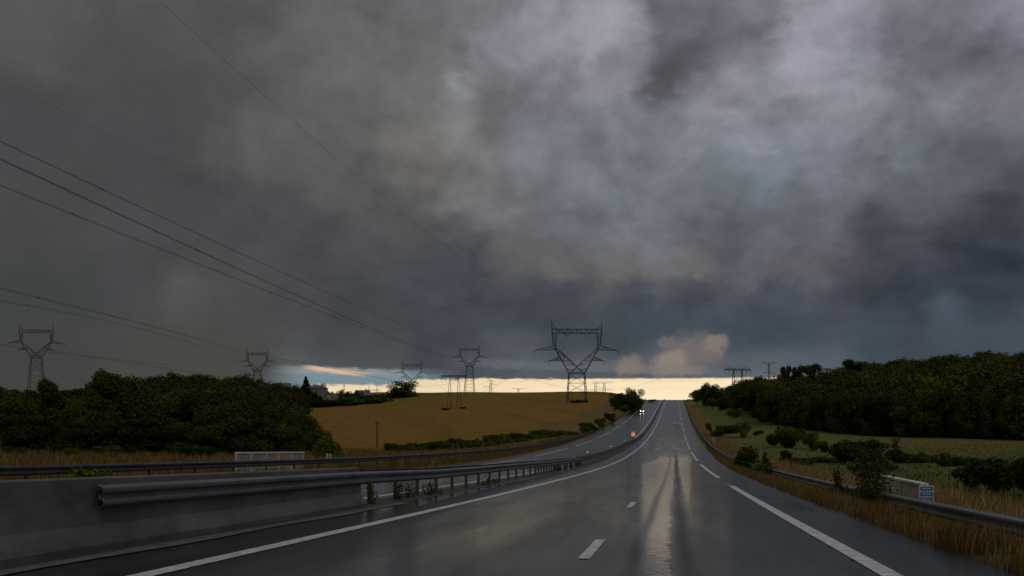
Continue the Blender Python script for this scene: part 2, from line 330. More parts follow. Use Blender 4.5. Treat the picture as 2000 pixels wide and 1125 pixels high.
CT = [ # photo column: (distance, row where the ground is seen)
 (-500,[(30,960),(60,915),(130,888),(300,862),(600,805),(900,778),(1300,770)]),
 (0,[(33,957),(60,908),(100,892),(130,886),(170,882),(300,852),(600,800),(900,768),(1300,770)]),
 (300,[(48,932),(80,905),(130,888),(170,882),(300,842),(400,815),(600,785),(900,770),(1300,772)]),
 (600,[(66,920),(90,905),(130,890),(200,875),(300,864),(400,840),(500,817),(600,799),(680,790),(760,780),(950,772),(1300,780)]),
 (736,[(75,918),(110,901),(200,884),(310,875),(400,850),(500,820),(600,797),(700,782),(800,772),(950,766),(1300,775)]),
 (886,[(100,908),(150,890),(250,869),(350,838),(480,799),(600,779),(700,767.5),(800,765.8),(900,767.5),(1250,776)]),
 (1000,[(135,887),(200,871),(280,850),(400,815),(500,795),(600,779),(700,768),(760,766.5),(900,769),(1250,780)]),
 (1100,[(160,872),(220,858),(300,835),(400,812),(500,796),(590,787),(690,766),(760,765.5),(900,769),(1250,780)]),
 (1190,[(220,858),(300,834),(400,813),(500,797),(600,782),(690,767),(760,767),(900,772)]),
 (1250,[(400,805),(500,791),(600,782),(680,777),(760,777),(900,785)]),
 (1345,[(500,798),(600,787),(660,782),(760,779),(1000,786)]),
 (1400,[(150,875),(204,861),(300,836),(450,802),(600,786),(800,778),(1200,785)]),
 (1455,[(100,898),(150,876),(250,846),(380,801),(500,786),(800,772),(1200,780)]),
 (1521,[(70,934),(120,902),(200,864),(300,827),(400,799),(500,785),(700,772),(1100,780)]),
 (1600,[(50,962),(90,921),(150,889),(260,842),(330,818),(450,785),(600,768),(900,770)]),
 (1736,[(35,1005),(80,928),(140,889),(240,852),(330,818),(430,786),(550,752),(800,755),(1100,770)]),
 (2000,[(22,1090),(50,982),(100,908),(220,860),(330,805),(450,754),(550,737),(800,740),(1100,760)]),
 (2500,[(22,1090),(50,975),(100,903),(220,858),(330,800),(450,745),(600,722),(1000,740)])]
cp = []; ce = []
for px, l in CT:
    for d, y in l: cp.append((3.0 * (px - CX) / F, math.log(d) * 1.0)); ce.append((HY - y) / F)
for px in (-500, 300, 1000, 1500, 2500):
    cp.append((3.0 * (px - CX) / F, math.log(3500))); ce.append(.012); cp.append((3.0 * (px - CX) / F, math.log(9000))); ce.append(.004)
    cp.append((3.0 * (px - CX) / F, math.log(12))); ce.append(-.15)
cp = np.array(cp); ce = np.array(ce)
Kd = np.sqrt(((cp[:, None] - cp[None]) ** 2).sum(-1) + .0004); A_ = Kd + np.eye(len(cp)) * .002
n_ = len(cp); Mx = np.zeros((n_ + 3, n_ + 3)); Mx[:n_, :n_] = A_; Q = np.c_[np.ones(n_), cp]; Mx[:n_, n_:] = Q; Mx[n_:, :n_] = Q.T
wgt = np.linalg.solve(Mx, np.r_[ce, 0, 0, 0])
def land(X, Y):
    """height of the open ground away from the road"""
    X = np.asarray(X, float); Y = np.asarray(Y, float); sh = X.shape; X = X.ravel(); Y = Y.ravel()
    d = np.maximum(Y, 12.0); u = np.clip(X / d, -.72, .72); out = np.empty(len(X))
    for i in range(0, len(X), 20000):
        q = np.c_[3 * u[i:i+20000], np.log(d[i:i+20000])]
        k = np.sqrt(((q[:, None] - cp[None]) ** 2).sum(-1) + .0004)
        out[i:i+20000] = k @ wgt[:n_] + wgt[n_] + q @ wgt[n_+1:]
    return (out * d).reshape(sh)
def sstep(x, a, b): t = np.clip((x - a) / (b - a), 0, 1); return t * t * (3 - 2 * t)
def ground(X, Y, sheet=False):
    X = np.asarray(X, float); Y = np.asarray(Y, float); t = X - xl(Y); zr = zroad(Y)
    dr = t - pave_r(Y); dlf = pave_l(Y) - t
    zb = land(X, Y)
    near = np.minimum(np.maximum(Y, 0) / 60.0, 1)
    wide = 6 + 10 * near
    zv_r = zr - .42 * sstep(dr, .1, 2.0) * (1 - sstep(Y, 170, 330)) - .04
    zv_l = zr + .08 * sstep(dlf, 0, 1.5) - .04
    w_r = sstep(dr, 2.0, wide); w_l = sstep(dlf, 2.0, wide)
    z = np.where(dr > 0, zv_r * (1 - w_r) + zb * w_r, np.where(dlf > 0, zv_l * (1 - w_l) + zb * w_l, zr - .05))
    return z
def g1(X, Y): return float(ground(np.array([X]), np.array([Y]))[0])
def on(px, d): X = d * (px - CX) / F; return Vector((X, d, g1(X, d)))
def onroad(t, Y, dz=0.0): return Vector((float(xl(Y)) + t, Y, float(zroad(Y)) + dz))

Ys = np.unique(np.round(np.concatenate([np.arange(-70, 0, 5), np.arange(0, 60, 1.0), np.arange(60, 140, 2.0), np.arange(140, 360, 3.5), np.arange(360, 960, 6.0), np.geomspace(960, 9000, 60)]), 3))
tp = np.concatenate([[0.05], np.cumsum(np.geomspace(.35, 420, 104))])
NT = len(tp)
def rows(t_of_Y): return np.stack([t_of_Y(Y) for Y in Ys])
TT = np.stack([np.concatenate([(pave_l(Y) - tp)[::-1], np.linspace(float(pave_l(Y)) + .3, float(pave_r(Y)) - .3, 12), pave_r(Y) + tp]) for Y in Ys])
YY = np.repeat(Ys[:, None], TT.shape[1], 1); XX = TT + xl(YY)
ZZ = ground(XX, YY)
far_ = np.abs(TT) > 4000
nr, nc = TT.shape
ii = np.arange((nr - 1) * (nc - 1)); r0 = ii // (nc - 1); c0 = ii % (nc - 1); a0_ = r0 * nc + c0
gf = np.stack([a0_, a0_ + 1, a0_ + nc + 1, a0_ + nc], 1)
PX = CX + F * XX / np.maximum(YY, 12); DR = TT - np.stack([pave_r(Y) for Y in Ys])[:, None]; DL = np.stack([pave_l(Y) for Y in Ys])[:, None] - TT
# ground cover: ripe cereal, dry verge grass, meadow
lo = np.interp(PX, [540, 740, 850, 1000, 1100, 1200, 1250], [235, 250, 262, 262, 300, 420, 560])
hi = np.interp(PX, [540, 600, 815, 820, 1300], [580, 640, 738, 2500, 2500])
wheat = (DL > 0) * sstep(DL, 14, 22) * sstep(YY, lo, lo * 1.04 + 2) * np.maximum(1 - sstep(YY, hi, hi * 1.03 + 2), sstep(YY, 800, 820)) * sstep(PX, 500, 540)
dry = np.maximum((DL > 0) * (1 - sstep(DL, 14, 60)) * (1 - .4 * sstep(YY, 240, 400)), (DR > .25) * (1 - sstep(DR, 4.5, 9)))
dry = np.maximum(dry, (DR > 0) * .46 * sstep(PX, 1640, 1720) * sstep(YY, 125, 150) * (1 - sstep(YY, 235, 250)))
dry = np.maximum(dry, (DR > 0) * .9 * np.exp(-((PX - 1478) / 14) ** 2 - ((YY - 250) / 45) ** 2))
G = bpy.data.materials.new('ground_cover'); G.use_nodes = True; nt = G.node_tree; gb = nt.nodes['Principled BSDF']; gb.inputs['Roughness'].default_value = .95; gb.inputs['Specular IOR Level'].default_value = .1
_wt, _wl = wt, wl
wt, wl = nt, nt.links                         # the node helpers now write into this material
def ATT(n): a = wn('ShaderNodeAttribute'); a.attribute_name = n; return a.outputs['Fac']
ob = wn('ShaderNodeTexCoord').outputs['Object']
big = NOISE(V('MULTIPLY', ob, (1, .35, 1)), .02, 6, .6); mid = NOISE(V('MULTIPLY', ob, (1, .5, 0)), .16, 6, .65); fine = NOISE(V('MULTIPLY', ob, (1, .45, 0)), 1.3, 6, .75)
rowv = M('ADD', M('MULTIPLY', ATT('tram'), 1.0), 0)
jit = M('ADD', M('MULTIPLY', M('SUBTRACT', mid, .5), .9), M('MULTIPLY', M('SUBTRACT', fine, .5), .5))
c_w = MIX(SM(M('ADD', big, M('MULTIPLY', mid, .3)), .53, .78), (.200, .135, .010, 1), (.285, .140, .034, 1))
c_w = MIX(M('MULTIPLY', SM(M('ADD', mid, M('MULTIPLY', big, .5)), .76, .92), .6), c_w, (.115, .085, .018, 1))
c_w = MIX(M('MULTIPLY', rowv, .5), c_w, (.10, .065, .025, 1))
c_m = MIX(SM(mid, .35, .65), (.095, .120, .026, 1), (.135, .145, .034, 1))
c_m = MIX(M('MULTIPLY', SM(big, .45, .6), .5), c_m, (.105, .135, .042, 1))
c_d = MIX(SM(fine, .3, .7), (.13, .085, .024, 1), (.24, .155, .055, 1)); c_d = MIX(M('MULTIPLY', SM(mid, .5, .62), .55), c_d, (.075, .070, .018, 1))
col = MIX(SM(M('ADD', ATT('dry'), jit), .30, .62), c_m, c_d)
col = MIX(SM(M('ADD', ATT('wheat'), M('MULTIPLY', jit, .45)), .4, .6), col, c_w)
col = V('SCALE', col, scale=M('MULTIPLY_ADD', fine, .7, .65))
wl.new(col, gb.inputs['Base Color'])
bp = wn('ShaderNodeBump'); bp.inputs['Strength'].default_value = .6; bp.inputs['Distance'].default_value = .25; wl.new(fine, bp.inputs['Height']); wl.new(bp.outputs[0], gb.inputs['Normal'])
wt, wl = _wt, _wl
tram = np.exp(-((np.mod(TT * .5 + YY * .18 + 6 * np.sin(YY / 90), 16) - 8) / .9) ** 2)
gnd = mesh_np('ground', np.stack([XX, YY, ZZ], -1).reshape(-1, 3), gf, G, smooth=True, attrs={'wheat': wheat.ravel(), 'dry': dry.ravel(), 'tram': tram.ravel()})
tag(gnd, kind='structure')

# ------------------------------------------------------------------ roads
def strip(name, tfuncs, dz, m, y0, y1, parent=None):
    """a sheet along the road through the lateral offsets tfuncs; uv = (offset, distance)"""
    y = Ys[(Ys > y0) & (Ys < y1)]; y = np.concatenate([[y0], y, [y1]])
    T = np.stack([np.broadcast_to(f(y) if callable(f) else f, y.shape) for f in tfuncs], 1).astype(float)
    Y2 = np.repeat(y[:, None], T.shape[1], 1); X2 = T + xl(Y2)
    # follow the same straight facets as the ground rows
    Z2 = np.interp(Y2, Ys, zroad(Ys)) + dz
    n0, n1 = T.shape; k = np.arange((n0 - 1) * (n1 - 1)); a = (k // (n1 - 1)) * n1 + k % (n1 - 1)
    return mesh_np(name, np.stack([X2, Y2, Z2], -1).reshape(-1, 3), np.stack([a, a + 1, a + n1 + 1, a + n1], 1), m, parent, smooth=True, uv=np.stack([T, Y2], -1).reshape(-1, 2))
RD = bpy.data.materials.new('wet_asphalt'); RD.use_nodes = True; nt = RD.node_tree; rb = nt.nodes['Principled BSDF']
_wt, _wl = wt, wl; wt, wl = nt, nt.links
uvn = wn('ShaderNodeTexCoord').outputs['UV']; us = wn('ShaderNodeSeparateXYZ'); wl.new(uvn, us.inputs[0]); ut, uy = us.outputs[0], us.outputs[1]
def bell(c, w): d = M('DIVIDE', M('SUBTRACT', ut, c), w); return M('POWER', 2.718, M('MULTIPLY', M('MULTIPLY', d, d), -1.0))
wob = M('MULTIPLY', M('SUBTRACT', NOISE(V('MULTIPLY', uvn, (.0, .05, 1)), 1.0, 3), .5), .35)
ut = M('ADD', ut, wob)
patch = NOISE(V('MULTIPLY', uvn, (.9, .10, 1)), .9, 6, .6); grit = NOISE(V('MULTIPLY', uvn, (1, .25, 1)), 9.0, 5, .7)
tl = M('SUBTRACT', ut, M('MAXIMUM', M('MULTIPLY_ADD', uy, -.0334, 5.56), M('MULTIPLY_ADD', uy, .034, -.45)))       # the deep film narrows towards the camera
tr = M('SUBTRACT', M('MULTIPLY_ADD', uy, .016, 5.62), ut)
edge_j = M('MULTIPLY', M('SUBTRACT', NOISE(V('MULTIPLY', uvn, (.3, 2.2, 1)), 1.0, 4, .7), .5), .32)
core = M('MULTIPLY', SM(tl, -.10, .22), M('SUBTRACT', 1.0, SM(M('ADD', ut, edge_j), 5.46, 5.56)))
side = M('MULTIPLY', M('MULTIPLY', SM(ut, 5.82, 5.98), SM(tr, -.12, .15)), SM(uy, 20, 46))
film = M('MAXIMUM', M('MAXIMUM', core, side), M('MULTIPLY', bell(2.4, 1.3), .36))   # water lying on the lanes
film = M('ADD', film, M('MULTIPLY', M('SUBTRACT', patch, .5), .45))
nearby = M('SUBTRACT', 1.0, SM(uy, 85, 165)); film = M('MULTIPLY', film, nearby)
ruts = M('MULTIPLY', nearby, M('MAXIMUM', bell(5.08, .10), bell(5.70, .12)))            # tyre tracks swept clear of water
opp = M('MAXIMUM', bell(-5.5, .8), bell(-9.2, .8))
film = M('MAXIMUM', film, M('MULTIPLY', bell(8.5, .7), M('MULTIPLY', SM(patch, .42, .62), .42)))
rough = M('ADD', M('SUBTRACT', .20, M('MULTIPLY', SM(film, .15, .9), .12)), M('MULTIPLY', ruts, .16))
rough = M('ADD', rough, M('MULTIPLY', M('SUBTRACT', grit, .5), .035)); rough = M('ADD', rough, M('MULTIPLY', M('SUBTRACT', patch, .5), -.16)); wl.new(rough, rb.inputs['Roughness'])
c_a = MIX(SM(patch, .35, .65), (.013, .014, .017, 1), (.026, .027, .031, 1)); c_a = MIX(M('MULTIPLY', SM(grit, .45, .7), .4), c_a, (.038, .038, .040, 1))
wl.new(c_a, rb.inputs['Base Color']); wl.new(M('ADD', M('MULTIPLY_ADD', SM(film, .1, .9), .62, .10), M('MULTIPLY', SM(patch, .42, .62), .16)), rb.inputs['Specular IOR Level']); rb.inputs['IOR'].default_value = 1.5
rip = M('ADD', M('MULTIPLY', NOISE(V('MULTIPLY', uvn, (6.0, 3.2, 1)), 1.0, 5, .65), .75), M('MULTIPLY', NOISE(V('MULTIPLY', uvn, (1.8, .5, 1)), 1.0, 3, .6), 1.2))
bp = wn('ShaderNodeBump'); bp.inputs['Strength'].default_value = .24; bp.inputs['Distance'].default_value = .025
wl.new(M('ADD', M('MULTIPLY', rip, M('MULTIPLY_ADD', M('MAXIMUM', core, side), .95, .25)), M('MULTIPLY', grit, .10)), bp.inputs['Height']); wl.new(bp.outputs[0], rb.inputs['Normal'])
wt, wl = _wt, _wl
road = strip('road', [lambda y: y * 0 - 1.75, 0.0, 2.0, 4.0, 6.0, W2, pave_r], 0.0, RD, -60, 1600); tag(road, kind='structure')
road2 = strip('opposite_carriageway', [pave_l, out_l, lambda y: out_l(y) + 4, med_l, lambda y: med_l(y) + .45], 0.0, RD, -60, 1600); tag(road2, kind='structure')
RM = mat('median_asphalt', (.05, .047, .043), .6, 0, .4, var=.35, vscale=1.2, bump=.4, bscale=12, stretch=(1, .3, 1))
med = strip('median_strip', [lambda y: med_l(y) + .45, lambda y: y * 0 - 1.75], .004, RM, -60, 1600); tag(med, kind='structure')
def dashes(name, tf, w, y0, y1, ln, gp, parent, off=0):
    V_ = []; F_ = []; y = y0 + off
    while y < y1:
        e = min(y + ln, y1); ys = np.unique(np.concatenate([[y, e], Ys[(Ys > y) & (Ys < e)]]))
        b = len(V_)
        for q in ys:
            t = float(tf(q)) if callable(tf) else tf; z = float(np.interp(q, Ys, zroad(Ys))) + .008
            V_ += [(float(xl(q)) + t - w / 2, q, z), (float(xl(q)) + t + w / 2, q, z)]
        for k in range(len(ys) - 1): F_.append((b + 2 * k, b + 2 * k + 1, b + 2 * k + 3, b + 2 * k + 2))
        y += ln + gp
    return mesh_np(name, V_, np.array(F_), MT['paint'], parent)
dashes('edge_line', 0.0, .27, -50, 1200, 2000, 0, road)
dashes('shoulder_dashes', W2, .23, -50, 1200, 39, 13, road, off=-8.5 + 10.2)
V_ = []; F_ = []
for y in np.arange(12.9, 47, 1.9):
    z = float(np.interp(y, Ys, zroad(Ys))); xa = float(xl(y)) + W2; n0 = len(V_); V_ += [(xa - .115, y, z + .010), (xa + .115, y, z + .010), (xa + .115, y + .10, z + .016), (xa - .115, y + .10, z + .016), (xa + .115, y + .2, z + .009), (xa - .115, y + .2, z + .009)]
    F_ += [(n0, n0+1, n0+2, n0+3), (n0+3, n0+2, n0+4, n0+5)]
mesh_np('rumble_ribs', V_, np.array(F_), MT['rib'], road)
dashes('lane_dashes', 4.47, .15, 0.2, 120, 3, 9.9, road)
dashes('edge_line', med_l, .30, -50, 1200, 2000, 0, road2)
dashes('shoulder_dashes', out_l, .22, -50, 1200, 39, 13, road2, off=20)
# concrete apron strips beside the barrier foot
apron = strip('kerb_strip', [lambda y: -1.76 + 0 * y, lambda y: -1.42 + .06 * np.sin(y * .9)], .012, MT['concrete_foot'], -30, 28.6); tag(apron, kind='structure')
apron = strip('kerb_strip', [lambda y: -1.95 + 0 * y, lambda y: -1.62 + .12 * np.sin(y * .37 + 1)], .012, MT['concrete_foot'], 45, 62); tag(apron, kind='structure')

# ================================================================== barriers and rails
def sweep(name, prof, tf, dzf, y0, y1, m, parent=None, step=None, closed=True, side=1, ends=True):
    """a profile of (offset, height) carried along the road"""
    y = Ys[(Ys > y0) & (Ys < y1)]; y = np.concatenate([[y0], y, [y1]])
    n = len(prof); T = tf(y) if callable(tf) else np.full(y.shape, tf); D = dzf(y) if callable(dzf) else np.full(y.shape, dzf)
    zb = np.interp(y, Ys, zroad(Ys)) + D
    pt = np.array(prof, float)
    v = np.stack([(xl(y) + T)[:, None] + pt[None, :, 0] * side, np.repeat(y[:, None], n, 1), zb[:, None] + pt[None, :, 1]], -1).reshape(-1, 3)
    F_ = []
    for i in range(len(y) - 1):
        for k in range(n if closed else n - 1):
            a = i * n + k; b = i * n + (k + 1) % n; F_.append((a, b, b + n, a + n) if side > 0 else (b, a, a + n, b + n))
    me = bpy.data.meshes.new(name)
    if closed and ends: F_ += [tuple(range(n))[::-1], tuple((len(y) - 1) * n + k for k in range(n))]
    me.from_pydata(v.tolist(), [], F_); me.materials.append(m); me.update()
    o = bpy.data.objects.new(name, me); COL.objects.link(o)
    if parent: o.parent = parent
    return o
_w = [(0,0),(.02,.015),(.075,.045),(.08,.07),(.075,.10),(.015,.135),(.015,.175),(.075,.21),(.08,.24),(.075,.27),(.02,.297),(0,.312)]
WB = _w + [(p[0] - .012, p[1]) for p in _w[::-1]]
def guardrail(label, tf, topf, y0, y1, side, posts, depth, pm='steel_dark', m='steel', name='guardrail'):
    g = tag(empty(name, (0, 0, 0)), label, 'guardrail')
    sweep('rail', WB, tf, lambda y: topf(y) - .312, y0, y1, MT[m], g, side=side)
    sweep('lower_screen', [(0,0),(.03,.02),(.03,.40),(0,.42),(-.02,.40),(-.02,.02)], tf, lambda y: topf(y) - .82, 165, y1, MT['steel_dark'], g)
    for y_ in np.arange(max(y0, 12), 60, 4.0): sweep('splice', WB, lambda y: tf(y) + .008 * side, lambda y: topf(y) - .312, y_, y_ + .32, MT[m], g, side=side)
    pmb = MB().box((0, 0, 0), (.055, .10, 1.0)).box((.035, .0, 0.0), (.012, .06, .98))
    me = None
    for y in posts[:100]:
        t = float(tf(np.array([y]))[0]) - side * .06; z = float(topf(np.array([y]))[0])
        if me is None: p0 = pmb.build('post', MT[pm], g); me = p0.data; p = p0
        else: p = p0.copy(); COL.objects.link(p)
        p.location = onroad(t, y, z - .06 - depth / 2); p.scale = (1, 1, depth)
    return g
topr = lambda y: lerp(y, [(0,.24),(18,.25),(36,.28),(60,.34),(92,.42),(160,.5),(240,.6)])
toplf = lambda y: lerp(y, [(0,.92),(60,.95),(100,1.02),(135,.9),(200,.72)])
guardrail('steel guardrail along the right shoulder with shrubs growing through it', rail_r, topr, 6, 760, -1, list(np.arange(8, 260, 4.0)) + list(np.arange(264, 520, 8)), .95)
guardrail('steel guardrail along the far verge of the opposite carriageway', rail_l, toplf, 8, 760, 1, list(np.arange(10, 260, 4.0)) + list(np.arange(264, 520, 8)), 1.05, pm='steel_dark', m='steel_dark')
# median: moulded concrete wall, then a beam on posts, then a lower concrete wall up to the crest
NJ = [(.31,0),(.31,.09),(.27,.10),(.16,.34),(.115,.95),(.09,.97),(-.09,.97),(-.115,.95),(-.16,.34),(-.27,.10),(-.31,.09),(-.31,0)]
cb = tag(empty('concrete_barrier', (0, 0, 0)), 'tall moulded concrete median wall nearest the camera, streaked and stained', 'barrier')
sweep('wall', NJ, -2.28, 0.0, -25, 26.4, MT['concrete'], cb)
WB2 = [(.33,0),(.33,.10),(.20,.30),(.12,.78),(-.12,.78),(-.20,.30),(-.33,.10),(-.33,0)]
DK = mat('dark_concrete', (.075,.075,.06), .65, 0, .4, var=.35, vscale=.6)
cb2 = tag(empty('concrete_barrier', (0, 0, 0)), 'low dark concrete median wall curving away up the hill', 'barrier')
sweep('wall', WB2, lambda y: lerp(y, [(0,-2.35),(150,-2.35),(235,-1.75)]), lambda y: lerp(y, [(0,0),(185,0),(240,-.36)]), 88, 1100, DK, cb2)
mg = tag(empty('guardrail', (0, 0, 0)), 'steel median guardrail overlapping the concrete wall, on closely set posts', 'guardrail')
mtop = lambda y: lerp(y, [(0,.87),(26,.87),(35,.80),(60,.78),(80,.72),(90,.6)])
sweep('rail', WB, lambda y: lerp(y, [(0,-2.08),(26,-2.10),(32,-2.2),(90,-2.2)]), lambda y: mtop(y) - .312, 14.3, 90, MT['steel'], mg)
sweep('rail', WB, lambda y: lerp(y, [(27,-2.5),(32,-2.72),(90,-2.72)]), lambda y: mtop(y) - .312 + .02, 27, 93, MT['steel_dark'], mg, side=-1)
for y_ in (17.5, 21.5, 25.5, 29.5, 33.5, 37.5, 41.5, 45.5):
    tq = lambda y: lerp(y, [(0,-2.08),(26,-2.10),(32,-2.2),(90,-2.2)]) + .008
    sweep('splice', WB, tq, lambda y: mtop(y) - .312, y_, y_ + .32, MT['steel'], mg)
yy = list(np.arange(28.3, 62, 2.62)) + list(np.arange(62, 90, 1.33)); p0 = None
for y in yy:
    if p0 is None: p0 = MB().box((0, 0, 0), (.10, .13, 1)).build('post', MT['rust_post'], mg); p = p0
    else: p = p0.copy(); COL.objects.link(p)
    zt = float(mtop(np.array([y]))[0]) - .08; p.location = onroad(-2.46, y, zt / 2); p.scale = (1, 1, zt); p.rotation_euler.z = random.uniform(-.06, .06)
for y in (15.6, 19.6, 23.6):
    MB().box((0, 0, 0), (.10, .12, .18)).build('bracket', MT['steel_dark'], mg).location = onroad(-2.14, y, .68)
for k, (y, t, nm) in enumerate(((71, -1.86, 'nearest the camera'), (75, -1.84, 'in the middle'), (79, -1.86, 'farthest from the camera'))):
    o = tag(empty('marker_post', onroad(t, y, 0)), 'small white marker post at the end of the median guardrail, ' + nm, 'marker post', 'white marker posts in the median')
    MB().box((0, 0, .26), (.09, .05, .52)).build('post', MT['parapet'], o, bevel=.01)
    MB().box((0, -.03, .5), (.08, .012, .09)).build('reflector', mat('marker_red', (.4,.02,.02), .3), o)
for k, (y, nm) in enumerate(((98, 'nearest'), (134, 'middle'), (171, 'farthest'))):
    o = tag(empty('reflector', onroad(-2.38, y, .78)), nm + ' of the three round white reflectors standing on the dark median wall', 'reflector', 'white reflectors on the median wall')
    MB().bar((0, 0, 0), (0, 0, .22), .02, n=8).build('stem', MT['steel'], o)
    MB().bar((0, -.02, .27), (0, .02, .27), .12, n=14).build('disc', mat('reflector_disc', (.85,.85,.8), .25), o)

# ------------------------------------------------------------------ parapets of the stream bridge, panels, markers
def parapet(label, tL, y0, y1, base, topz, bars=True, d=.09):
    o = tag(empty('bridge_parapet', (0, 0, 0)), label, 'parapet')
    L = y1 - y0; n = max(2, int(L / 1.9))
    a, b = onroad(tL, y0, 0), onroad(tL, y1, 0); rz = math.atan2(b.y - a.y, b.x - a.x)
    def pt(f, z): q = a.lerp(b, f); return Vector((q.x, q.y, q.z + z))
    if bars: MB().bar(pt(-.01, topz), pt(1.01, topz), .055).build('top_rail', MT['white'], o)
    else: q = pt(.5, topz); MB().box(q, (L * 1.03, .20, .055), rz).build('top_rail', MT['white'], o)
    MB().bar(pt(0, base + .12), pt(1, base + .12), .035).build('bottom_rail', MT['parapet'], o)
    for k in range(n + 1):
        m = MB(); q = pt(k / n, 0); m.box((q.x, q.y, q.z + (topz + base) / 2 - .04), (.13, .10, topz - base), rz); m.build('post', MT['parapet'], o)
    if bars:
        m = MB(); N = int(L / .17)
        for k in range(N): m.bar(pt((k + .5) / N, base + .14), pt((k + .5) / N, topz - .05), .018)
        m.build('bars', MT['parapet'], o)
    else:
        for k in range(n):
            m = MB(); q = pt((k + .5) / n, (topz + base) / 2); m.box(q, (L / n * 1.0 - .14, .05, topz - base - .10), rz); m.build('panel', MT['beige'], o)
    return o
parapet('pale barred bridge parapet behind the far guardrail on the left', -17.1, 55.6, 65.6, -.22, 1.30)
parapet('solid pale panelled parapet behind the right guardrail, beside the blue panel', W2 + 4.5, 29.2, 34.8, -.55, .53, bars=False)
parapet('tiny pale parapet far up the left verge beside the field', -17.3, 262, 270, -.2, .72)
parapet('tiny pale parapet in dry grass beyond the right guardrail', W2 + 4.9, 196, 204, -.2, .8)
b = tag(empty('information_panel', onroad(W2 + 4.35, 28.3, .12)), 'small blue panel of three stacked strips with white edging behind the right guardrail', 'sign')
MB().bar((0, .03, -.75), (0, .03, .25), .03, n=8).build('post', MT['steel'], b)
MB().box((0, 0, .12), (.37, .018, .46)).build('backplate', MT['white'], b)
blue = mat('panel_blue', (.02,.14,.36), .35); lt = mat('panel_lettering', (.35,.5,.62), .4)
for k, z in enumerate((.27, .125, -.02)):
    pl = MB().box((0, -.014, z), (.33, .008, .115)).build('strip', blue, b)
    m = MB(); xs = -.11
    for wd in ((.05,.02,.04,.05), (.03,.05,.03,.06), (.04,.04,.05,.02))[k]:
        m.box((xs + wd / 2, -.020, z), (wd, .004, .045)); xs += wd + .018
    m.build('lettering', lt, pl)
for k, (px, d, s) in enumerate(((639, 93, 'left'), (645, 93, 'right'))):
    q = on(px, d); o = tag(empty('marker_plate', q), 'short white marker plate in dry grass by the dark trees, ' + s + ' one of the pair', 'marker plate', 'pair of white plates')
    MB().box((0, 0, .55), (.20, .05, .62)).build('plate', MT['parapet'], o, bevel=.01); MB().bar((0, .03, -.2), (0, .03, .5), .025, n=6).build('stem', MT['steel'], o)
# speed panel with warning lamps beside the median
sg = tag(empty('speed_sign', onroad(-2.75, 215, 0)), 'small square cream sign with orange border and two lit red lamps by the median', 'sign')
MB().bar((0, .05, 0), (0, .05, .75), .05, n=8).build('post', MT['steel_dark'], sg)
MB().box((0, 0, 1.12), (.80, .05, .80)).build('board', mat('orange_border', (.75,.25,.06), .5), sg)
MB().box((0, -.03, 1.12), (.66, .02, .66)).build('face', mat('cream_face_glow', (.85,.62,.36), .5, emit=((1,.70,.42), .38)), sg)  # unlit face; added glow stands in for headlight beams it throws back
dg = MB()   # the figures 1 and 5
dg.box((-.13, -.045, 1.12), (.06, .012, .36)); dg.box((-.17, -.045, 1.26), (.05, .012, .06))
for (x, z, w_, h_) in ((.10,1.28,.22,.06),(.02,1.21,.06,.16),(.10,1.14,.22,.06),(.18,1.05,.06,.16),(.10,.96,.22,.06)): dg.box((x, -.045, z), (w_, .012, h_))
dg.build('figures', mat('figure_brown', (.10,.05,.03), .6), sg)
rl = mat('red_lamp', (.5,.02,.01), .4, emit=((1,.12,.05), .8))
for x in (-.26, .26): MB().bar((x, -.06, 1.62), (x, .04, 1.62), .11, n=12).build('lamp', rl, sg)

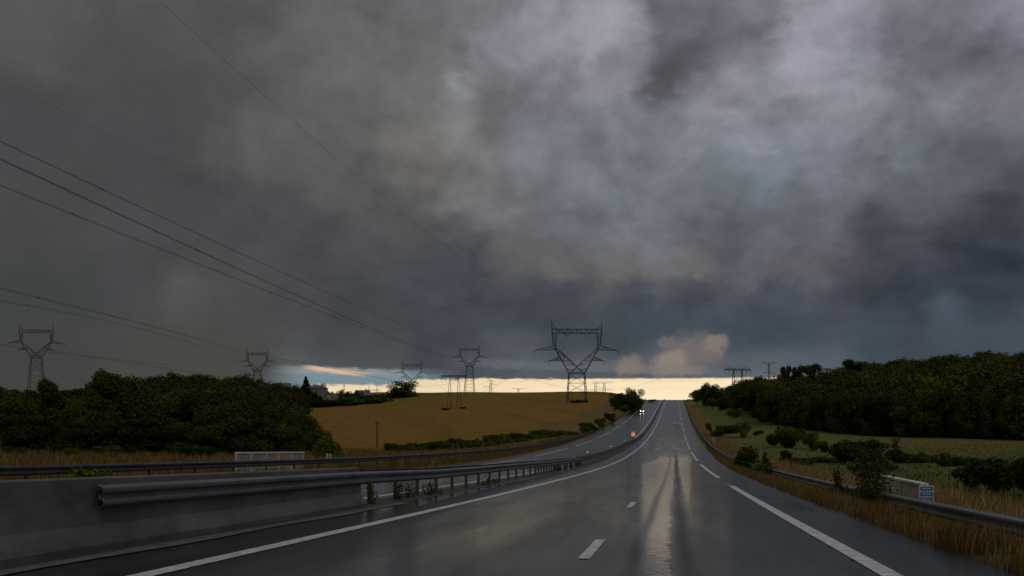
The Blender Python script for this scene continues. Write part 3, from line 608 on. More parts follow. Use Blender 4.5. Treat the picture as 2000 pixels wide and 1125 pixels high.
# ------------------------------------------------------------------ cars
def car(label, loc, rz, paint, front):
    c = tag(empty('car', loc, rz), label, 'car')
    # body: stations from nose to tail, half section (half width, height) rings
    st_ = [(-2.12,.62,.34,.58),(-2.0,.78,.22,.68),(-1.3,.86,.20,.80),(-.75,.88,.20,.92),(0,.89,.20,.93),(.9,.89,.20,.95),(1.6,.87,.22,.97),(2.0,.80,.26,.92),(2.1,.66,.36,.80)]
    V_ = []; F_ = []
    for (y, w, z0, z1) in st_:
        zm = (z0 + z1) / 2
        ring = [(-w*.86,z0),(-w,z0+.12),(-w,zm+.05),(-w*.94,z1-.06),(-w*.80,z1),(w*.80,z1),(w*.94,z1-.06),(w,zm+.05),(w,z0+.12),(w*.86,z0)]
        V_ += [(x, y, z) for x, z in ring]
    n = 10
    for i in range(len(st_) - 1):
        for k in range(n): a = i*n+k; b = i*n+(k+1)%n; F_.append((a, a+n, b+n, b))
    F_ += [tuple(range(n)), tuple((len(st_)-1)*n+k for k in range(n))[::-1]]
    MB().add(V_, F_).build('body', paint, c, smooth=False, bevel=.02)
    cs = [(-.85,.80,.92),(-.15,.66,1.40),(.3,.64,1.46),(1.15,.64,1.42),(1.75,.74,.95)]
    V_ = []; F_ = []
    for (y, w, z) in cs: V_ += [(-.80,y,.90),(-w,y,z),(w,y,z),(.80,y,.90)]
    for i in range(len(cs)-1):
        for k in range(3): a=i*4+k; F_.append((a,a+4,a+5,a+1))
    F_ += [(0,1,2,3),(19,18,17,16)]
    MB().add(V_, F_).build('cabin', paint, c, bevel=.02)
    gl = MT['glass']
    MB().add([(-.60,-.80,.985),(.60,-.80,.985),(.56,-.20,1.375),(-.56,-.20,1.375)], [(0,1,2,3)]).build('windscreen', gl, c)
    MB().add([(-.62,1.72,1.01),(.62,1.72,1.01),(.54,1.22,1.385),(-.54,1.22,1.385)], [(3,2,1,0)]).build('rear_window', gl, c)
    for s in (-1, 1):
        MB().add([(s*.765,-.45,.99),(s*.765,1.35,.99),(s*.69,.95,1.36),(s*.695,-.05,1.36)], [(0,1,2,3)] if s > 0 else [(3,2,1,0)]).build('side_window', gl, c)
        for y in (-1.32, 1.35):
            w = MB().bar((s*.74,y,.32),(s*.90,y,.32),.32,n=20).build('tyre', mat('tyre_rubber',(.02,.02,.02),.8), c)
            MB().bar((s*.895,y,.32),(s*.912,y,.32),.20,n=14).build('rim', MT['steel'], w)
        MB().box((s*.95,-.55,1.0),(.14,.10,.12)).build('mirror', paint, c, bevel=.02)
        hm = mat('headlight_lit',(1,1,1),.2,emit=((1,.97,.95), 22.0)) if front else MT['white']
        MB().bar((s*.60,-2.13,.62),(s*.60,-2.02,.62),.12 if front else .10,n=14).build('headlight', hm, c)
        tm = mat('tail_lamp',(.6,.02,.03),.3,emit=((1,.10,.16), .45)) if not front else mat('tail_lamp_off',(.3,.01,.01),.3)
        MB().box((s*.70,2.09,.76),(.22,.06,.16)).build('tail_lamp', tm, c)
    MB().box((0,2.12,.50),(1.35,.08,.18)).build('rear_bumper', MT['steel_dark'], c); MB().box((0,2.145,.66),(.52,.012,.11)).build('number_plate', MT['white'], c)
    MB().box((0,-2.13,.40),(1.1,.05,.20)).build('grille', MT['steel_dark'], c)
    return c
az_road = -math.atan(KX)
slope = lambda Y: math.atan(float(zroad(Y + 2) - zroad(Y - 2)) / 4)
c1 = car('dark red car coming downhill with both headlights shining on the wet road', onroad(-8.3, 455), az_road, mat('red_paint', (.12,.012,.012), .3), True); c1.rotation_euler.x = slope(455)
c2 = car('pale car with red tail lamps driving away up the right lane', onroad(6.15, 322), az_road + math.pi, mat('silver_paint', (.72,.60,.58), .35), False); c2.rotation_euler.x = -slope(322)

# ================================================================== pylons
def lat(m, A, B, n, r, r2=None, fan=True):
    """two chords joined by zigzag lacing"""
    A = [Vector(p) for p in A]; B = [Vector(p) for p in B]; r2 = r2 or r * .55
    m.bar(A[0], A[1], r); m.bar(B[0], B[1], r)
    for k in range(n):
        a0, a1 = A[0].lerp(A[1], k / n), A[0].lerp(A[1], (k + 1) / n); b0, b1 = B[0].lerp(B[1], k / n), B[0].lerp(B[1], (k + 1) / n)
        if k % 2: m.bar(a0, b1, r2)
        else: m.bar(b0, a1, r2)
        if k: m.bar(a0, b0, r2)
def cat_pylon(label, loc, rz, leg_h=17.9, s=1.0, th=1.0):
    o = tag(empty('pylon', loc, rz, s), label, 'pylon'); r = .20 * th; r2 = .085 * th
    H = leg_h; bw = 4.25 + (H * .075); dw = 2.6; db = dw + H * .14
    legs = MB()
    for sx_ in (-1, 1):
        for sy_ in (-1, 1): legs.bar((sx_ * bw, sy_ * db, -1.5), (sx_ * 4.25, sy_ * dw, H), r * 1.05)
    nl = max(3, int(H / 4.5))
    for k in range(nl):
        f0, f1 = k / nl, (k + 1) / nl; w0, w1 = bw + (4.25 - bw) * f0, bw + (4.25 - bw) * f1; d0, d1 = db + (dw - db) * f0, db + (dw - db) * f1; z0, z1 = H * f0, H * f1
        for sy_ in (-1, 1):
            if k >= nl - 2: legs.bar((-w0, sy_ * d0, z0), (w1, sy_ * d1, z1), r2); legs.bar((w0, sy_ * d0, z0), (-w1, sy_ * d1, z1), r2)
            else:
                for q in (-1, 1): legs.bar((q * w0, sy_ * d0, z0), (q * w1 * .35, sy_ * d1, z1), r2); legs.bar((q * w1, sy_ * d1, z1), (q * w1 * .35, sy_ * d1, z1), r2)
            legs.bar((-w1, sy_ * d1, z1), (w1, sy_ * d1, z1), r2 * (1.0 if k > 0 else .8))
        for q in (-1, 1): legs.bar((q * w0, -d0, z0), (q * w1, d1, z1), r2); legs.bar((q * w0, d0, z0), (q * w1, -d1, z1), r2); legs.bar((q * w1, -d1, z1), (q * w1, d1, z1), r2)
    legs.build('tower_base', MT['lattice'], o)
    m = MB()
    for sx_ in (-1, 1):
        for sy_ in (-1, 1):
            D0, D1 = sy_ * dw, sy_ * .9
            m.bar((-4.25, sy_ * dw, H), (4.25, sy_ * dw, H), r * .8)
            lat(m, [(sx_ * 4.25, D0, H), (sx_ * 12.1, D1, H + 13.9)], [(-sx_ * 4.25 * .95, D0, H + .1), (sx_ * 11.6, D1, H + 14.3)], 6, r, r2)
            lat(m, [(sx_ * 11.6, D1, H + 13.6), (sx_ * 11.1, D1, H + 22.2)], [(sx_ * 13.1, D1, H + 15.4), (sx_ * 13.8, D1, H + 24.4)], 5, r * .85, r2)
            m.bar((sx_ * 12.1, D1, H + 13.9), (sx_ * 13.1, D1, H + 15.4), r)
        m.bar((sx_ * 12.1, -.9, H + 13.9), (sx_ * 12.1, .9, H + 13.9), r2)
    m.build('window_frame', MT['lattice'], o)
    m = MB()
    for sy_ in (-1, 1):
        lat(m, [(-13.8, sy_ * .9, H + 24.4), (13.8, sy_ * .9, H + 24.4)], [(-11.1, sy_ * .9, H + 22.2), (11.1, sy_ * .9, H + 22.2)], 10, r * .9, r2 * 1.1)
    m.build('crossbeam', MT['lattice'], o)
    for sx_ in (-1, 1):
        m = MB(); tip = Vector((sx_ * 14.1, 0, H + 29.2))
        for sy_ in (-1, 1): m.bar((sx_ * 13.8, sy_ * .9, H + 24.4), tip, r * .6, r * .3); m.bar((sx_ * 11.8, sy_ * .9, H + 24.4), tip, r * .5, r * .3)
        m.bar((sx_ * 13.0, 0, H + 26.4), (sx_ * 14.0, 0, H + 26.6), r2); m.build('earth_peak', MT['lattice'], o)
        for (t_, up_, lo_) in (((23.6, 12.5), (13.1, 15.4), (11.9, 13.2)), ((15.1, 6.9), (9.9, 9.1), (8.6, 7.4))):
            m = MB(); tip = Vector((sx_ * t_[0], 0, H + t_[1]))
            for sy_ in (-1, 1):
                lat(m, [(sx_ * up_[0], sy_ * .9, H + up_[1]), tip], [(sx_ * lo_[0], sy_ * .9, H + lo_[1]), tip], 5, r * .8, r2)
            m.build('arm', MT['lattice'], o)
            m = MB()
            for k in range(7): m.bar(tip + Vector((0, 0, -.3 - k * .3)), tip + Vector((0, 0, -.5 - k * .3)), .17 * th, n=6)
            m.bar(tip, tip + Vector((0, 0, -2.8)), .05 * th, n=4); m.build('insulator', MT['insul'], o)
        m = MB()
        a = Vector((sx_ * 5.5, 0, H + 22.2))
        m.bar(a + Vector((-1.6, 0, 0)), a + Vector((0, 0, -1.9)), .12 * th, n=6); m.bar(a + Vector((1.6, 0, 0)), a + Vector((0, 0, -1.9)), .12 * th, n=6); m.build('insulator', MT['insul'], o)
    return o
def zfor(px, py, d): return Vector((d * (px - CX) / F, d, d * (HY - py) / F))
PY = {}
def put_pylon(key, label, px, d, ytop, unit, rz, th=1.0):
    """unit: size relative to the nearest one; legs reach down to the ground"""
    q = on(px, d); ztop = d * (HY - ytop) / F; leg = (ztop - q.z) / unit - 29.2
    PY[key] = (q.x, d, q.z, unit, leg, rz); return cat_pylon(label, q, rz, leg, unit, th)
put_pylon('A', 'tall lattice pylon on the brown field left of the road, nearest and largest', 1126.5, 592, 626, 1.0, R(3))
put_pylon('B', 'lattice pylon behind the twin trestle mast, standing on the skyline of the field', 917, 1250, 674, .87, R(-4), 1.25)
put_pylon('C', 'lattice pylon rising directly behind the lone round field tree', 804.5, 1280, 705, .88, R(6), 1.25)
put_pylon('D', 'lattice pylon half hidden by the far wood, left of the village houses', 502.5, 1250, 682, .90, R(4), 1.25)
put_pylon('E', 'grey lattice pylon at the far left of the photo above the trees', 71, 900, 634, .96, R(14), 1.1)
def trestle(label, loc, hgt, rz, gapw=4.4, th=1.0):
    o = tag(empty('trestle_mast', loc, rz), label, 'mast'); r = .20 * th
    for sx_ in (-1, 1):
        m = MB()
        for q in (-1, 1):
            lat(m, [(sx_ * gapw + q * 1.9 + sx_ * .5, -.5, -1), (sx_ * gapw + q * .25, -.2, hgt)], [(sx_ * gapw + q * 1.9 + sx_ * .5, .5, -1), (sx_ * gapw + q * .25, .2, hgt)], 8, r, .05)
        m.build('leg', MT['lattice'], o)
    m = MB(); lat(m, [(-10.5, -.2, hgt - .25), (10.5, -.2, hgt - .25)], [(-10.5, .2, hgt + .35), (10.5, .2, hgt + .35)], 14, r, .06)
    for sx_ in (-1, 1):
        m.bar((sx_ * gapw, 0, hgt + .3), (sx_ * 8.2, 0, hgt + 2.3), .10 * th); m.bar((sx_ * gapw, 0, hgt + .3), (sx_ * .6, 0, hgt + 1.6), .08 * th)
    m.build('crossbeam', MT['lattice'], o)
    for x in (-10.3, -6.8, -1.2, 1.2, 6.8, 10.3):
        MB().bar((x, 0, hgt - .3), (x, 0, hgt - 2.3), .12 * th, n=6).build('insulator', MT['insul'], o)
    return o
q = on(887, 482); trestle('twin trestle mast with two splayed leg pairs on the brown field', q, 482 * (HY - 735) / F - q.z, R(-2), 1.75 * 2)
bpy.data.objects['trestle_mast'].scale = (.42, 1, 1) if False else (.55, .55, 1)
q = on(1441, 640); t2 = trestle('trestle mast rising behind the roadside wood on the right', q, 640 * (HY - 722) / F - q.z, R(8), 3.3, 1.3); t2.scale = (.78, .7, 1)
def small_mast(label, px, d, ytop, kind, th=1.0):
    q = on(px, d); hgt = d * (HY - ytop) / F - q.z; o = tag(empty('distant_pylon', q), label, 'pylon', 'small pylons on the horizon'); w = hgt * .055
    m = MB(); r = .16 * th
    for sx_ in (-1, 1):
        for sy_ in (-1, 1): m.bar((sx_ * w * 1.6, sy_ * w * 1.6, -2), (sx_ * w * .5, sy_ * w * .5, hgt * (1 if kind == 'mast' else .93)), r)
        lat(m, [(sx_ * w * 1.6, -w * 1.6, 0), (sx_ * w * .5, -w * .5, hgt * .9)], [(-sx_ * w * 1.6, -w * 1.6, 0), (-sx_ * w * .5, -w * .5, hgt * .9)], 9, r * .6, r * .5)
    m.build('tower_body', MT['lattice'], o)
    arms = ((.95, .16, 0), (.80, .24, 1), (.68, .34, -1)) if kind == 'mast' else ((.90, .36, 0), (.66, .30, 0))
    for (f, l, only) in arms:
        m = MB()
        for sx_ in (-1, 1):
            if only and sx_ != only: continue
            tip = Vector((sx_ * l * hgt, 0, hgt * f + (hgt * .06 if kind != 'mast' and f > .8 else 0))); m.bar((0, 0, hgt * f), tip, r * .9); m.bar((0, 0, hgt * (f + .05)), tip, r * .6)
            m.bar(tip, tip - Vector((0, 0, hgt * .05)), r * .6)
        m.build('arm', MT['lattice'], o)
    return o
small_mast('small mast with three unequal arms on the field skyline', 958.5, 1500, 742, 'mast', 1.6)
small_mast('tiny T-shaped pylon barely above the field skyline', 1012.5, 1700, 757, 'cat', 1.5)
small_mast('tiny slim mast right of the largest pylon on the skyline', 1163, 1700, 747, 'mast', 1.3)
small_mast('tiny wide-armed pylon beside the slim mast on the skyline', 1180, 1700, 744, 'cat', 1.5)
small_mast('wide-armed pylon above the hillside wood right of the road', 1502, 900, 705, 'cat', 1.4).scale = (.55, .55, 1)
q = on(728, 1300); o = tag(empty('gantry_mast', q), 'faint low gantry mast on the horizon between village and field tree', 'mast'); hg = 1300 * (HY - 752) / F - q.z
for x in (-4.6, 5.2): MB().bar((x - .8, 0, -1), (x, 0, hg), .2).bar((x + .8, 0, -1), (x, 0, hg), .2).build('leg', MT['lattice'], o)
MB().bar((-9, 0, hg - 6), (9.5, 0, hg - 6), .35).bar((-9, 0, hg - 7.2), (9.5, 0, hg - 7.2), .2).build('crossbeam', MT['lattice'], o)
def pole(label, px, d, ytop, w=.9):
    q = on(px, d); h_ = d * (HY - ytop) / F - q.z; o = tag(empty('utility_pole', q), label, 'utility pole')
    MB().bar((0, 0, -.5), (0, 0, h_), .19, .13, n=10).build('pole', MT['wood'], o, smooth=False)
    m = MB().box((0, 0, h_ - .35), (w * 2, .10, .12)); m.build('crossarm', MT['wood'], o)
    for x in (-w * .9, 0, w * .9): MB().bar((x, 0, h_ - .3), (x, 0, h_ - .05), .05, n=6).build('insulator', MT['insul'], o)
pole('bare wooden utility pole with a small crossarm at the field edge', 736.5, 290, 823, .95)
pole('wooden pole rising through the edge of the dark left trees', 615.5, 210, 816, .35)

# ------------------------------------------------------------------ overhead cables
def attach(k, x, zo):
    X, Y, Z, u, leg, rz = PY[k]; return Vector((X + u * x * math.cos(rz), Y + u * x * math.sin(rz), Z + u * (leg + zo)))
def cable(label, near, far, through, rad, twin=0.0, n=46, spc=()):
    """hangs from near to far; the sag makes it pass through the photo point `through`"""
    A, B = Vector(near), Vector(far)
    f = lambda s: CX + F * (A.x + (B.x - A.x) * s) / (A.y + (B.y - A.y) * s) - through[0]
    lo_, hi_ = 0.0, 1.0
    for _ in range(60):
        m_ = (lo_ + hi_) / 2
        if (f(m_) > 0) == (f(1.0) > 0): hi_ = m_
        else: lo_ = m_
    s = lo_; p = A.lerp(B, s); sag = (p.z - p.y * (HY - through[1]) / F) / max(4 * s * (1 - s), .02)
    o = tag(empty('power_cable', (0, 0, 0)), label, 'power cable', 'high voltage cables')
    ss = [i / n for i in range(n + 1)]; ss = [t ** 1.6 for t in ss]
    side = (B - A).cross(Vector((0, 0, 1))).normalized()
    pts = [A.lerp(B, t) - Vector((0, 0, 4 * sag * t * (1 - t))) for t in ss]
    for sg_ in ((-1, 1) if twin else (0,)):
        MB().tube([p_ + side * (sg_ * twin) + Vector((0, 0, -sg_ * twin * .6)) for p_ in pts], rad, 4).build('conductor', MT['wire'], o)
    for t in spc:
        p_ = A.lerp(B, t) - Vector((0, 0, 4 * sag * t * (1 - t))); MB().bar(p_ - side * twin + Vector((0, 0, twin * .6)), p_ + side * twin - Vector((0, 0, twin * .6)), rad * 2.4).build('spacer', MT['wire'], o)
    return o
cable('uppermost twin cable of the steep bundle running to the skyline pylon', P(-150, 205, 170), attach('B', 14, 22), (560, 536), .038, .62, spc=(.06, .3))
cable('darkest twin cable in the middle of the steep bundle', P(-150, 241, 130), attach('B', -22, 12), (560, 568), .044, .62, spc=(.1, .34))
cable('lowest twin cable of the steep bundle', P(-150, 302, 170), attach('B', -14, 7), (318, 488), .038, .55, spc=(.05, .2))
cable('single thin earth wire high at the left edge of the sky', P(-150, 70, 190), attach('A', -14, 29.2), (400, 362), .020)
cable('single thin earth wire crossing the sky from the top of the photo', P(40, -250, 110), attach('A', 14, 29.2), (770, 403), .022)
cable('twin cable of the flat bundle ending at the half hidden pylon', P(-150, 527, 260), attach('D', -5, 20.3), (250, 625), .06, .55, spc=(.1,))
cable('lower fainter twin cable of the flat bundle', P(-150, 562, 290), attach('D', -15, 7), (240, 634), .045, .5, spc=(.1,))
cable('twin cable from the half hidden pylon down behind the lone field tree', attach('D', 8, 20), P(800, 752, 1500), (640, 718), .09, .8)
cable('upper cable from the half hidden pylon to the pylon behind the field tree', attach('D', 13, 16), attach('C', -22, 12.4), (650, 719), .09)
cable('cable from the field tree pylon to the largest pylon', attach('C', 22, 12.4), attach('A', -22, 10), (1000, 734), .06)
cable('cable sloping down from the skyline pylon towards the largest pylon', attach('B', 22, 12), P(1290, 738, 1500), (1010, 729), .09)
cable('thin cable passing low across the bright gap', P(960, 745, 1400), P(1420, 742, 1500), (1180, 746), .05)
cable('twin cable crossing in front of the far left pylon', P(-120, 655, 700), P(330, 712, 900), (70, 683), .06, .9)
cable('short length of twin cable seen above the far wood', P(160, 695, 800), P(470, 742, 900), (300, 716), .06, .9)
cable('faint cable running off the left arm of the largest pylon', P(700, 748, 900), attach('A', -15, 7), (960, 735), .04)

# ================================================================== village on the hill
def house(label, px, d, w, dep, hw, hr, rz, wallm, roofm, wins, sink=.6, raise_=0.0, hip=False):
    q = on(px, d); q.z += raise_; o = tag(empty('house', q, rz), label, 'house')
    MB().add([(x, y, z) for z in (-6, hw) for x, y in ((-w/2,-dep/2),(w/2,-dep/2),(w/2,dep/2),(-w/2,dep/2))] + ([(-w/2,0,hw+hr),(w/2,0,hw+hr)] if not hip else [(-w*.2,0,hw+.01),(w*.2,0,hw+.01)]),
             [(0,1,5,4),(2,3,7,6),(1,2,6,5),(3,0,4,7),(5,6,9),(7,4,8)]).build('wall', wallm, o)
    e = .45; k = hr / (dep / 2)
    if hip: rv = [(-w/2-e,-dep/2-e,hw-.05),(w/2+e,-dep/2-e,hw-.05),(w/2+e,dep/2+e,hw-.05),(-w/2-e,dep/2+e,hw-.05),(-w*.2,0,hw+hr),(w*.2,0,hw+hr)]; rf = [(0,1,5,4),(2,3,4,5),(1,2,5),(3,0,4),(3,2,1,0)]
    else:
        rv = [(x, y, z) for x in (-w/2-e, w/2+e) for y, z in ((-dep/2-e,hw-e*k),(0,hw+hr+.05),(dep/2+e,hw-e*k),(dep/2+e,hw-e*k+.22),(0,hw+hr+.27),(-dep/2-e,hw-e*k+.22))]
        rf = [(i,(i+1)%6,6+(i+1)%6,6+i) for i in range(6)] + [tuple(range(6))[::-1], tuple(range(6,12))]
    r = MB().add(rv, rf).build('roof', roofm, o)
    MB().box((w*.25, .4, hw+hr+.3), (.7,.7,1.5)).build('chimney', wallm, r)
    for (side_, x, z, ww, wh) in wins:
        if side_ == 'f': c_, dm = (x, -dep/2-.03, z), (ww, .10, wh)
        else: c_, dm = (-w/2-.03 if side_ == 'l' else w/2+.03, x, z), (.10, ww, wh)
        fr = MB().box(c_, dm).build('window', MT['parapet'], o)
        c2_ = (c_[0] + (0 if side_ == 'f' else (-.03 if side_ == 'l' else .03)), c_[1] - (.03 if side_ == 'f' else 0), c_[2]); MB().box(c2_, tuple((v - .2 if v > .2 else v) for v in dm)).build('pane', MT['glass'], fr)
    return o
house('pale block house with a low roof beside the conifer on the hill', 620, 668, 10.5, 8, 7.4, 1.8, R(-12), MT['plaster2'], MT['tile2'], [('f',-3,4.6,1.1,1.3),('f',1,4.6,1.1,1.3)], raise_=3.2, hip=True)
house('cottage with a pale gable and dark openings among the hill trees', 648, 652, 7, 8.4, 3.0, 3.4, R(72), MT['plaster'], MT['tile'], [('l',-1.8,3.4,1.0,1.1),('l',1.2,3.4,1.0,1.1),('l',-2.0,1.0,1.1,1.6),('l',1.8,1.0,1.3,1.8)], raise_=1.2)
house('long low outbuilding with a dark sloping roof right of the cottage', 708, 712, 9, 6, 2.6, 3.2, R(20), MT['plaster2'], MT['tile2'], [('f',-2,1.4,.9,1.0)], raise_=.8)
house('grey roofed house just showing above the far wood', 550, 760, 12, 8, 5, 3, R(5), MT['plaster2'], MT['tile2'], [('f',0,3,1,1.2)], raise_=3.5)

# spray thrown up behind the pale car
sv = bmesh.new(); bmesh.ops.create_icosphere(sv, subdivisions=3, radius=1.0)
for v in sv.verts: v.co = Vector((v.co.x * 1.7, v.co.y * 11, v.co.z * 1.0))
me = bpy.data.meshes.new('spray'); sv.to_mesh(me); sv.free(); spray = bpy.data.objects.new('spray', me); COL.objects.link(spray)
spray.location = onroad(6.1, 307, .75); spray.rotation_euler = (slope(307), 0, az_road); tag(spray, 'faint mist of spray on the road behind the pale car', 'spray', kind='stuff')
sm = bpy.data.materials.new('spray_mist'); sm.use_nodes = True; t_ = sm.node_tree; t_.nodes.clear(); pv = t_.nodes.new('ShaderNodeVolumePrincipled'); pv.inputs['Density'].default_value = .022; pv.inputs['Color'].default_value = (.9,.9,.92,1)
ou = t_.nodes.new('ShaderNodeOutputMaterial'); t_.links.new(pv.outputs[0], ou.inputs['Volume']); me.materials.append(sm)

# ================================================================== vegetation
def quads(cen, size, nrm_bias, rg, aspect=1.0):
    """irregular leaf-clump faces at cen, each turned its own way"""
    n = len(cen); nv = rg.normal(size=(n, 3)) + nrm_bias; nv /= np.linalg.norm(nv, axis=1)[:, None] + 1e-9
    a = np.cross(nv, rg.normal(size=(n, 3))); a /= np.linalg.norm(a, axis=1)[:, None] + 1e-9; b = np.cross(nv, a)
    sz = size * rg.uniform(.55, 1.35, n)
    V_ = np.empty((n, 4, 3))
    for k, (u, v) in enumerate(((-1, -.4), (.3, -1), (1, .5), (-.2, 1))):
        V_[:, k] = cen + a * ((u + rg.normal(0, .22, n)) * sz)[:, None] + b * ((v * aspect + rg.normal(0, .22, n)) * sz)[:, None] + nv * (rg.normal(0, .25, n) * sz)[:, None]
    return V_.reshape(-1, 3), np.arange(n * 4).reshape(n, 4)
def crown_pts(kind, n, rg):
    """leaf clump centres in a crown 1 unit tall (0..1) and about `wd` wide, with the outward direction"""
    if kind == 'oak': lob = [(rg.uniform(-.24, .24), rg.uniform(-.24, .24), rg.uniform(.42, .80), rg.uniform(.13, .24)) for _ in range(17)] + [(0, 0, .58, .28)]
    elif kind == 'tall': lob = [(rg.uniform(-.14, .14), rg.uniform(-.14, .14), z, rg.uniform(.10, .17)) for z in np.linspace(.25, .90, 15)] + [(0, 0, .5, .2)]
    elif kind == 'airy': lob = [(rg.uniform(-.30, .30), rg.uniform(-.30, .30), rg.uniform(.45, .90), rg.uniform(.06, .13)) for _ in range(20)]
    elif kind == 'bush': lob = [(rg.uniform(-.40, .40), rg.uniform(-.35, .35), rg.uniform(.15, .70), rg.uniform(.18, .30)) for _ in range(14)]
    elif kind == 'low': lob = [(rg.uniform(-1.3, 1.3), rg.uniform(-.5, .5), rg.uniform(.15, .55), rg.uniform(.22, .42)) for _ in range(26)]
    elif kind == 'conifer': lob = [(rg.uniform(-.02, .02) + .30 * (1 - z) * math.cos(a) * .8, .30 * (1 - z) * math.sin(a) * .8, z, .04 + .11 * (1 - z)) for z, a in zip(np.linspace(.12, .97, 40), rg.uniform(0, 6.28, 40))]
    elif kind == 'full': lob = [(rg.uniform(-.34, .34), rg.uniform(-.34, .34), rg.uniform(.10, .78), rg.uniform(.14, .22)) for _ in range(24)] + [(0, 0, .45, .34)]
    else: lob = [(rg.uniform(-.36, .36), rg.uniform(-.36, .36), rg.uniform(.30, .74), rg.uniform(.14, .25)) for _ in range(18)] + [(0, 0, .48, .32)]
    lob = np.array(lob); p = lob[:, 3] ** 2; p /= p.sum(); i = rg.choice(len(lob), n, p=p)
    d = rg.normal(size=(n, 3)); d /= np.linalg.norm(d, axis=1)[:, None]; rad = rg.uniform(.35, 1, n) ** .45
    c = lob[i, :3] + d * (lob[i, 3] * rad * (1 + rg.normal(0, .10, n)))[:, None] * (1, 1, .85)
    c[:, 2] = np.maximum(c[:, 2], .01); return c, d, lob
def template(kind, H, W, n, leafsz, mleaf, seed, cname='crown', tname='trunk', root='tree'):
    rg = np.random.default_rng(seed); c, d, lob = crown_pts(kind, n, rg); s = np.array([W, W, H])
    c = c * s; cap = quads(c, leafsz, d * 2.4 + (0, 0, .6), rg)
    o = bpy.data.objects.new(root, None); COL.objects.link(o); o.empty_display_size = .3
    mesh_np(cname, cap[0], cap[1], MT[mleaf], o)
    m = MB(); r0 = H * (.030 if kind in ('oak', 'round', 'airy', 'tall', 'conifer') else .012); top = lob[:, 2].max() * H * (.97 if kind == 'conifer' else .82)
    N = 6; pts = [(W * .02 * math.sin(k * 1.7 + seed), W * .02 * math.cos(k * 1.3 + seed), -.6 + (top + .6) * k / N) for k in range(N + 1)]
    m.tube(pts, [r0 * (1 - .82 * k / N) for k in range(N + 1)], 7)
    for l in lob[rg.permutation(len(lob))[:9]]:
        e = Vector((l[0] * W, l[1] * W, l[2] * H)); z0 = max(.12 * H, e.z - .55 * math.hypot(e.x, e.y) - .10 * H); f = min(1, (z0 + .6) / (top + .6)); b = Vector(pts[min(N, int(f * N))]); b.z = z0
        m.tube([b, b.lerp(e, .5) + Vector((0, 0, .03 * H)), e], [r0 * .42 * (1 - f * .5), r0 * .26, r0 * .10], 5)
    m.build(tname, MT['bark'], o, smooth=True)
    return o
used = set()
def place(tpl, loc, h, wr, label, cat, group, rz=None, name=None):
    """puts a copy (the first time the template itself) with height h, width factor wr"""
    H = tpl['H']
    if tpl.name in used: o = copy_tree(tpl)
    else: used.add(tpl.name); o = tpl
    o.location = loc; o.rotation_euler.z = random.uniform(0, 6.28) if rz is None else rz
    s = h / H; o.scale = (s * wr, s * wr, s); tag(o, label, cat)
    if group: o['group'] = group
    elif 'group' in o: del o['group']
    return o
TP = {}
def T(key, *a, **k): o = template(*a, **k); o['H'] = a[1]; TP[key] = o
T('n1', 'full', 12, 11, 15000, .15, 'leaf', 1); T('n2', 'oak', 13, 11, 15000, .15, 'leaf_v', 2); T('n3', 'tall', 13, 9, 12000, .15, 'leaf', 3); T('n4', 'full', 10, 10, 12000, .15, 'leaf_b', 4); T('n5', 'bush', 4, 4.6, 2600, .15, 'leaf_l', 5)
T('f1', 'full', 14, 12, 7500, .22, 'leaf', 11); T('f2', 'full', 15, 12, 7500, .22, 'leaf_v', 12); T('f3', 'full', 13, 12, 7500, .22, 'leaf_b', 13); T('fa', 'airy', 15, 13, 2200, .28, 'leaf_b', 14); T('oak', 'full', 12, 13, 5200, .24, 'leaf', 115); T('con', 'conifer', 13, 12, 3500, .28, 'leaf_b', 16); T('f4', 'round', 12, 11, 4000, .28, 'leaf_l', 17)
kw = dict(cname='foliage', tname='stem', root='bush')
T('b1', 'bush', 3, 3.6, 2200, .13, 'leaf', 21, **kw); T('b2', 'bush', 3, 3.4, 2200, .13, 'leaf_l', 22, **kw); T('b3', 'bush', 3, 3.6, 2600, .12, 'leaf_b', 23, **kw); T('lo', 'low', 2, 3.2, 3600, .16, 'leaf_b', 24, **kw); T('lo2', 'low', 2, 3.2, 3600, .16, 'leaf', 25, **kw); T('lo3', 'low', 2, 3.2, 3600, .16, 'leaf_l', 26, **kw)

def ppx(px, ybase_d, d, ytop):                 # real height of something whose top is seen on row ytop
    q = on(px, d); return q, d * (HY - ytop) / F - q.z
# --- left: the dark near trees behind the far verge
near_left = [('n2',-60,150,742,1.1,'half cut off by the left edge of the photo'),('n1',22,168,748,1.1,'first in from the left edge'),('n3',100,140,741,1.1,'with a pointed top below the far left pylon'),
 ('n1',150,160,752,1.0,'low and rounded, right of the pointed one'),('n3',205,135,724,1.25,'tallest of the row, with a narrow top'),('n2',243,142,722,1.15,'broad and tall, right beside the tallest'),('n1',305,150,738,1.1,'rounded, just right of the two tallest'),
 ('n2',352,160,748,1.15,'in the middle of the row'),('n4',402,150,752,1.2,'bluish, right of the middle'),('n1',448,145,757,1.2,'broad, above the barred parapet\'s left end'),('n2',498,140,764,1.25,'above the barred parapet'),('n1',545,150,766,1.1,'dense, above the right end of the barred parapet'),
 ('n2',582,146,800,1.2,'lower and sloping towards the field'),('n1',608,140,830,1.3,'low, at the right end of the row'),('n4',60,125,800,1.4,'low, in front near the left edge'),('n4',170,120,812,1.5,'low, in front of the tallest'),('n4',290,122,806,1.5,'low, in front at the middle left'),('n1',395,120,812,1.5,'low, in front at the middle'),('n4',475,122,806,1.4,'low, in front above the parapet'),('n1',540,124,812,1.4,'low, in front at the right')]
for (k, px, d, yt, wr, how) in near_left:
    q, h = ppx(px, 0, d, yt); place(TP[k], q, h, wr * (8.5 / h) ** .25 * 1.05, 'dark tree of the left row, ' + how, 'tree', 'row of dark trees left of the road')
